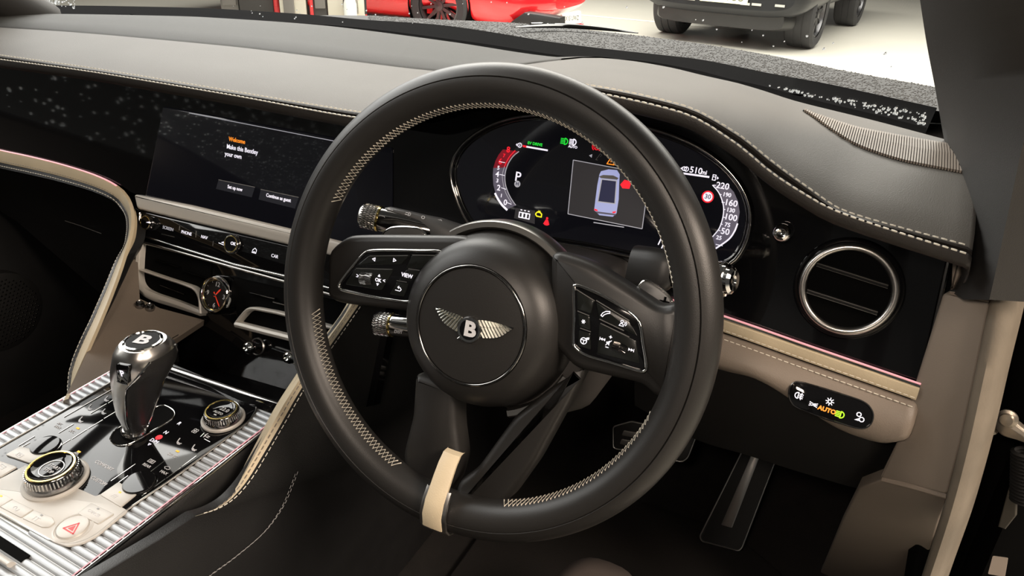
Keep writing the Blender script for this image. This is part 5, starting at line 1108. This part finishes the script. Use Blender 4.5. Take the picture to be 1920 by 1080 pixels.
for i in range(5200):
    t = random.random(); u = 690+t*1065
    hv = np.interp(u, [p[0] for p in H_px], [p[1] for p in H_px]); bv = np.interp(u, [p[0] for p in B_px], [p[1] for p in B_px])
    v = hv+(bv-hv)*random.random(); p, n_ = hit(BOB, u, v)
    if p: drop(mb, p, Vector((0, -.2, 1)), random.uniform(.0009, .0021), .8, 5)
stuff(mesh_obj('raindrops', mb, mat('rain on paint', (.045, .045, .044), .5, 0), bon, 60))
rg = [p+Vector((0, 0, .012)) for p in [hit(BOB, u, v)[0] for u, v in [(965, 62), (1005, 59), (1050, 58), (1100, 61), (1150, 66), (1195, 72)]] if p]
mesh_obj('ridge', MB().tube(spline(rg, 30), lambda t: .002+.008*math.sin(math.pi*t), 8, flat=.6, up=(0, 0, 1)), mat('gloss black paint', (.01, .01, .01), .12), bon, 60)
mesh_obj('ridge_highlight', MB().tube([p+Vector((0, -.012, .006)) for p in spline(rg, 30)[6:14]], .0025, 6), M_chrome, bon, 60)  # chrome sliver stands in for the highlight on the bonnet ridge
# ================================================================== CABIN SHELL (roof, passenger door)
M_liner = mat('dark headliner', (.05, .048, .045), .9)
struct(mesh_obj('ceiling', MB().grid([[Vector((x, y, z+.02*(1-((x+.37)/.72)**2))) for x in (-1.0, -.8, -.37, .05, .22)] for y, z in ((-2.0, .40), (-1.2, .47), (-.6, .475), (-.30, .45))]).add([], []), M_liner, None, 60), 'dark headliner of the car roof')
lw = mesh_obj('wall_left', MB().grid([[Vector((-1.04, y, FZ-.02)), Vector((-1.09, y, -.2)), Vector((-1.07, y, -.005)), Vector((-1.09, y, .01))] for y in (-1.4, -.5, .2, .6, .95)]), M_leather, None, 60); struct(lw, 'dark passenger door lining')
gw = mesh_obj('window_2', MB().grid([[Vector((-1.085+.0*k, -.9+1.2*i/8, .01)), Vector((-1.0, -.85+.95*i/8, .42))] for i in range(9) for k in (0,)]), M_glass, None, 60); struct(gw, 'passenger door window glass')
mb = MB(); random.seed(11)
for i in range(900):
    a, t = random.random(), random.random(); p = Vector((-1.085+.085*t, (-.9+.05*t)+(1.0-.15*t)*a, .01+.41*t)); drop(mb, p, Vector((1, 0, .25)), random.choice((.0012, .0018, .0026, .0034)), .6)
o = mesh_obj('window_raindrops', mb, M_drop, None, 60); tag(o, 'raindrops on the passenger door window', 'raindrops', kind='stuff')
struct(mesh_obj('trim_4', MB().tube([Vector((-1.03, .38, .09)), Vector((-1.0, .2, .2)), Vector((-.93, -.1, .36)), Vector((-.9, -.32, .45))], .035, 12), M_dark_trim, None, 60), 'dark windscreen pillar trim on the passenger side')
struct(mesh_obj('wall_back', MB().grid([[Vector((x, -1.25, z)) for z in (FZ, .12)] for x in (-1.1, -.37, .33)]), M_leather, None, 0), 'dark rear of the cabin')
sp_ = thing('door_speaker', 'perforated dark round speaker cover on the passenger door', 'speaker', on(4, 640, (-1.06, 0, 0), (1, 0, 0)))
SPF = Fr(on(2, 585, (-1.06, 0, 0), (1, 0, 0)), (0, 1, 0), (0, 0, 1))
mesh_obj('cover', MB().lathe(SPF.O, SPF.n, [(.075, -.03), (.072, .004), (.06, .008), (0, .01)], 40), M_black, sp_, 40)
mb = MB()
for i in range(-9, 10):
    for j in range(-9, 10):
        x, y = i*.0075+(j % 2)*.00375, j*.0065
        if x*x+y*y < .062**2: mb.lathe(SPF.w(x, y, .0095-.00*abs(x)), SPF.n, [(.0017, 0), (.0012, .0014), (0, .0016)], 6)
stuff(mesh_obj('perforation', mb, M_dchrome, sp_, 40))
# ================================================================== SHOWROOM OUTSIDE
GZ = -1.0
def gp(u, v): return on(u, v, (0, 0, GZ), (0, 0, 1))
M_floor = mat('pale epoxy floor', (.70, .68, .60), .22, bump=('noise', 6, .05), noise=(.6, .05))
fl_o = mesh_obj('floor', MB().grid([[Vector((x, y, GZ)) for x in (-30, 0, 20)] for y in (-6, 5, 40)]), M_floor, None, 0); fl_o.name = 'floor_showroom'; struct(fl_o, 'pale glossy showroom floor')
la, lb2 = gp(1085, 28), gp(1240, 42); d_ = (lb2-la).normalized(); nn_ = Vector((-d_.y, d_.x, 0))*.05
ln = mesh_obj('floor_line', MB().add([la-d_*3-nn_+Vector((0, 0, .002)), lb2+d_*1.2-nn_+Vector((0, 0, .002)), lb2+d_*1.2+nn_+Vector((0, 0, .002)), la-d_*3+nn_+Vector((0, 0, .002))], [(0, 1, 2, 3)]), mat('white floor paint', (.85, .83, .76), .4), None, 0); tag(ln, 'painted white line on the showroom floor', 'floor marking')
M_tyre = mat('tyre rubber', (.03, .03, .032), .7); M_carblack = mat('black car paint', (.010, .011, .013), .3, 0, spec=.3); M_carred = mat('red car paint', (.75, .012, .018), .2, coat=1); M_rimdark = mat('dark alloy', (.10, .10, .105), .35, .8)
def car_wheel(center, axis, r, wdt, parent, spokes=10, caliper=False):
    ax = Vector(axis).normalized(); c = Vector(center)
    t = mesh_obj('tyre', MB().lathe(c, ax, [(r*.68, -wdt*.46), (r*.9, -wdt*.5), (r*.985, -wdt*.42), (r, -wdt*.3), (r, -wdt*.16), (r*.985, -wdt*.15), (r*.985, -wdt*.12), (r, -wdt*.11), (r, wdt*.11), (r*.985, wdt*.12), (r*.985, wdt*.15), (r, wdt*.16), (r, wdt*.3), (r*.985, wdt*.42), (r*.9, wdt*.5), (r*.68, wdt*.46)], 48), M_tyre, parent, 40)
    mb = MB().lathe(c, ax, [(r*.7, -wdt*.4), (r*.7, wdt*.42), (r*.64, wdt*.44), (r*.6, wdt*.3), (r*.58, -wdt*.1)], 48)
    U = ax.orthogonal().normalized(); W = ax.cross(U)
    for k in range(spokes):
        th = 2*math.pi*k/spokes; d = U*math.cos(th)+W*math.sin(th); s_ = ax.cross(d)
        mb.box(c+d*r*.36+ax*wdt*.3, d*r*.28, s_*r*.045, ax*wdt*.06)
    mb.lathe(c, ax, [(r*.14, wdt*.2), (r*.14, wdt*.4), (0, wdt*.42)], 20); mesh_obj('alloy_wheel', mb, M_rimdark, parent, 40)
    mesh_obj('brake_disc', MB().lathe(c, ax, [(r*.2, wdt*.05), (r*.52, wdt*.05), (r*.52, 0)], 32), M_dchrome, parent, 40)
    if caliper: mesh_obj('brake_caliper', MB().box(c-Vector((r*.40, 0, 0))+ax*wdt*.12, (r*.1, 0, 0), (0, 0, r*.26), ax*wdt*.12), M_carred, parent, 40)
def body(secs, org, fwd, lat, mt, parent, p=.45, name='body'):
    rows = []
    for s_, zb, zt, hw in secs:
        c = org+fwd*s_; rows.append([c+lat*a+Vector((0, 0, b_)) for a, b_ in rbox_section((0, (zb+zt)/2), hw, (zt-zb)/2, 40, p)])
    return mesh_obj(name, MB().grid(rows, closed_u=True).add(rows[0], [tuple(range(40))]).add(rows[-1], [tuple(range(40))]), mt, parent, 50)
# dark estate car seen from behind
wl, wr = gp(1262, 61), gp(1500, 88); lat = (wr-wl).normalized(); fw = Vector((-lat.y, lat.x, 0)); org = (wl+wr)/2
suv = thing('parked_car', 'large black car parked tail first with a pale yellow number plate', 'car', org)
body([(-.80, .42, .80, .80), (-.76, .36, .95, .88), (-.62, .33, 1.05, .93), (-.1, .34, 1.12, .955), (.5, .34, 1.2, .955)], org, fw, lat, M_carblack, suv)
body([(-.45, .9, 1.35, .80), (.0, .9, 1.62, .74), (1.6, .9, 1.68, .74), (2.7, .9, 1.15, .8)], org, fw, lat, M_carblack, suv, name='cabin')
body([(.45, .34, 1.2, .955), (2.2, .34, 1.18, .955), (3.2, .36, 1.1, .95), (3.9, .42, .95, .85), (4.1, .5, .8, .7)], org, fw, lat, M_carblack, suv, name='front_body')
body([(-.70, .22, .42, .70), (-.55, .2, .42, .78), (-.2, .22, .4, .72)], org, fw, lat, M_black, suv, name='diffuser')
for s_ in (-1, 1):
    wc = org+lat*s_*.77+Vector((0, 0, .37)); car_wheel(wc, lat*s_, .37, .31, suv); car_wheel(wc+fw*2.55, lat*s_, .37, .29, suv)
for x in (-.62, -.3, .3, .42, .66): mesh_obj('reflector', MB().box(org-fw*.80+lat*x+Vector((0, 0, .47+.03*abs(x))), lat*.05, fw*.02, (0, 0, .012)), M_chrome, suv, 0)
pcn = on(1357, -6, org-fw*.83, fw); PLF = Fr(pcn, lat, (0, 0, 1))
if PLF.n.dot(CAM-pcn) < 0: PLF = Fr(pcn, -lat, (0, 0, 1))
M_plate = mat('yellow plate with painted glow', (.95, .93, .55), .4, emit=(1, .95, .6), es=.35)  # plate is no lamp; emission paints in its glare
sp2 = mesh_obj('number_plate', MB().plate(PLF, fillet([(-.26, -.058), (.26, -.058), (.26, .058), (-.26, .058)], .012, 3), -.006, .004), M_plate, suv, 30); text('AK69 FUU', PLF, 0, 0, .005, .098, mat('plate letters', (.12, .13, .10), .5), sp2, bold=.002)
# red sports car
rw = gp(834, 72); rlat = Vector((.04, -1, 0)).normalized(); rf = Vector((1, .04, 0)).normalized()
red = thing('sports_car', 'bright red sports car with dark wheels and a white number plate', 'car', rw)
ro = rw-rlat*.82
body([(-3.4, .35, .85, .75), (-3.2, .25, .95, .95), (-2.2, .16, .98, .99), (-1.2, .14, .9, .96), (-.45, .14, .84, .95), (.0, .3, .82, .96), (.42, .14, .78, .95), (.7, .15, .70, .92), (.92, .2, .62, .84), (1.08, .28, .55, .70), (1.16, .34, .5, .5)], ro, rf, rlat, M_carred, red, .5)
body([(-2.9, .8, .95, .6), (-2.0, .8, 1.15, .62), (-1.2, .8, 1.12, .6), (-.3, .76, .84, .62)], ro, rf, rlat, M_piano, red, .6, name='windows')
for x in (0, -2.6):
    for s_ in (-1, 1):
        car_wheel(ro+rf*x+rlat*s_*.84+Vector((0, 0, .345)), rlat*s_, .345, .28, red, 10, s_ == 1)
        mesh_obj('wheel_arch', MB().lathe(ro+rf*x+rlat*s_*.80+Vector((0, 0, .345)), rlat*s_, [(.375, -.2), (.375, .158), (.36, .16)], 48), M_void, red, 40)
RNF = Fr(on(1010, 35, ro+rlat*.93, rlat), rf, (0, 0, 1))
if RNF.n.dot(CAM-RNF.O) < 0: RNF = Fr(RNF.O, -rf, (0, 0, 1))
mesh_obj('front_intake', MB().plate(RNF, RNF.pxs([(955, 44), (985, 23), (1022, 28), (1052, 33), (1052, 52), (980, 52)]), -.12, .03, .01), M_black, red, 30)
pp = on(1070, 36, ro+rf*1.14+rlat*.3, (rf*.85+rlat*.5)); RPL = Fr(pp, Vector((.5, .86, 0)), (0, 0, 1))
if RPL.n.dot(CAM-pp) < 0: RPL = Fr(pp, -RPL.ex, (0, 0, 1))
M_wplate = mat('reflective white plate', (.86, .85, .78), .4)
rp_ = mesh_obj('number_plate', MB().plate(RPL, fillet(RPL.pxs([(1053, 27), (1088, 20), (1089, 42), (1053, 48)]), .012, 3), -.02, .01), M_wplate, red, 30); textp('BX15 UWZ', RPL, 1071, 34.5, .011, .07, MATS['plate letters'], rp_, bold=.001, sx=.62)
mesh_obj('splitter', MB().tube([RNF.at(1052, 47, .03), RPL.at(1060, 50, .02), RPL.at(1092, 47, -.02)], .02, 6), M_carred, red, 60)
# workshop things on the far left
def stand(name, label, cat, u0, u1, v, depth, height, mt, kids=(), grp=None):
    v += 52
    a, b_ = gp(u0, v), gp(u1, v); ex = (b_-a); wd = ex.length; ex.normalize(); ey = Vector((-ex.y, ex.x, 0)); fr = Fr((a+b_)/2, ex, (0, 0, 1))
    t = thing(name, label, cat, (a+b_)/2, grp)
    m_ = MB().plate(fr, fillet([(-wd/2, .0), (wd/2, .0), (wd/2, height), (-wd/2, height)], .02, 2), -depth, 0, .01); mesh_obj('carcass', m_, mt, t, 30)
    for nm, x0, x1, z0, z1, km in kids: mesh_obj(nm, MB().plate(fr, fillet([(-wd/2+x0*wd, z0), (-wd/2+x1*wd, z0), (-wd/2+x1*wd, z1), (-wd/2+x0*wd, z1)], .01, 2), 0, .02, .006), km, t, 30)
    return t
M_gpost = mat('grey painted post', (.16, .15, .14), .5); M_cream_p = mat('cream painted post', (.55, .52, .44), .5); M_redp = mat('red painted steel', (.62, .03, .035), .4); M_dgrey = mat('dark grey fabric', (.05, .047, .045), .8)
stand('display_board', 'grey board beside the dark equipment cases', 'board', 425, 458, 40, .1, 1.8, M_gpost, [('face', .1, .9, 0.40, 1.60, M_gpost)])
stand('equipment_case', 'dark equipment case behind the scuttle', 'case', 459, 522, 42, .5, .9, M_dgrey, [('lid', .02, .98, 0.90, 1.18, M_black), ('catch', .35, .45, 0.80, 0.92, M_chrome), ('catch', .6, .7, 0.80, 0.92, M_chrome)])
stand('post', 'slim red post beside the pale column', 'post', 522, 532, 43, .1, 2, M_redp, [('face', .2, .8, 0.40, 1.90, M_redp)])
stand('column', 'pale cream column with a grey stripe', 'column', 533, 582, 46, .25, 2.4, M_cream_p, [('stripe', .15, .55, 0.32, 2.30, M_gpost)])
stand('tool_trolley', 'dark grey trolley between the column and the red rack', 'trolley', 588, 620, 46, .5, 1.0, M_dgrey, [('side_rail', .0, .2, 0.32, 1.25, M_redp), ('panel', .3, .9, 0.40, 1.20, M_gpost)])
stand('storage_rack', 'red storage rack with black uprights and a pale base board', 'rack', 621, 692, 46, .5, 1.3, M_redp, [('upright', .38, .52, 0.40, 1.25, M_black), ('upright', .66, .8, 0.35, 1.25, M_black), ('upright', .93, 1.0, 0.35, 1.25, M_black), ('base_board', .0, .95, 0.32, 0.50, M_cream_p)])
bt_p = gp(676, 98)+Vector((0, 0, .30)); bt = thing('spray_bottle', 'white and green spray bottle standing before the red rack', 'bottle', bt_p)
mesh_obj('flask', MB().lathe(bt_p+Vector((.0, -.12, 0)), (0, 0, 1), [(.06, 0), (.06, .15), (.045, .2), (.025, .23), (.02, .26)], 24), mat('white plastic', (.75, .78, .74), .4), bt, 40)
mesh_obj('nozzle', MB().lathe(bt_p+Vector((.0, -.12, .26)), (0, 0, 1), [(.03, 0), (.03, .05), (0, .055)], 16), mat('green plastic', (.1, .35, .12), .4), bt, 40)
flush_text()
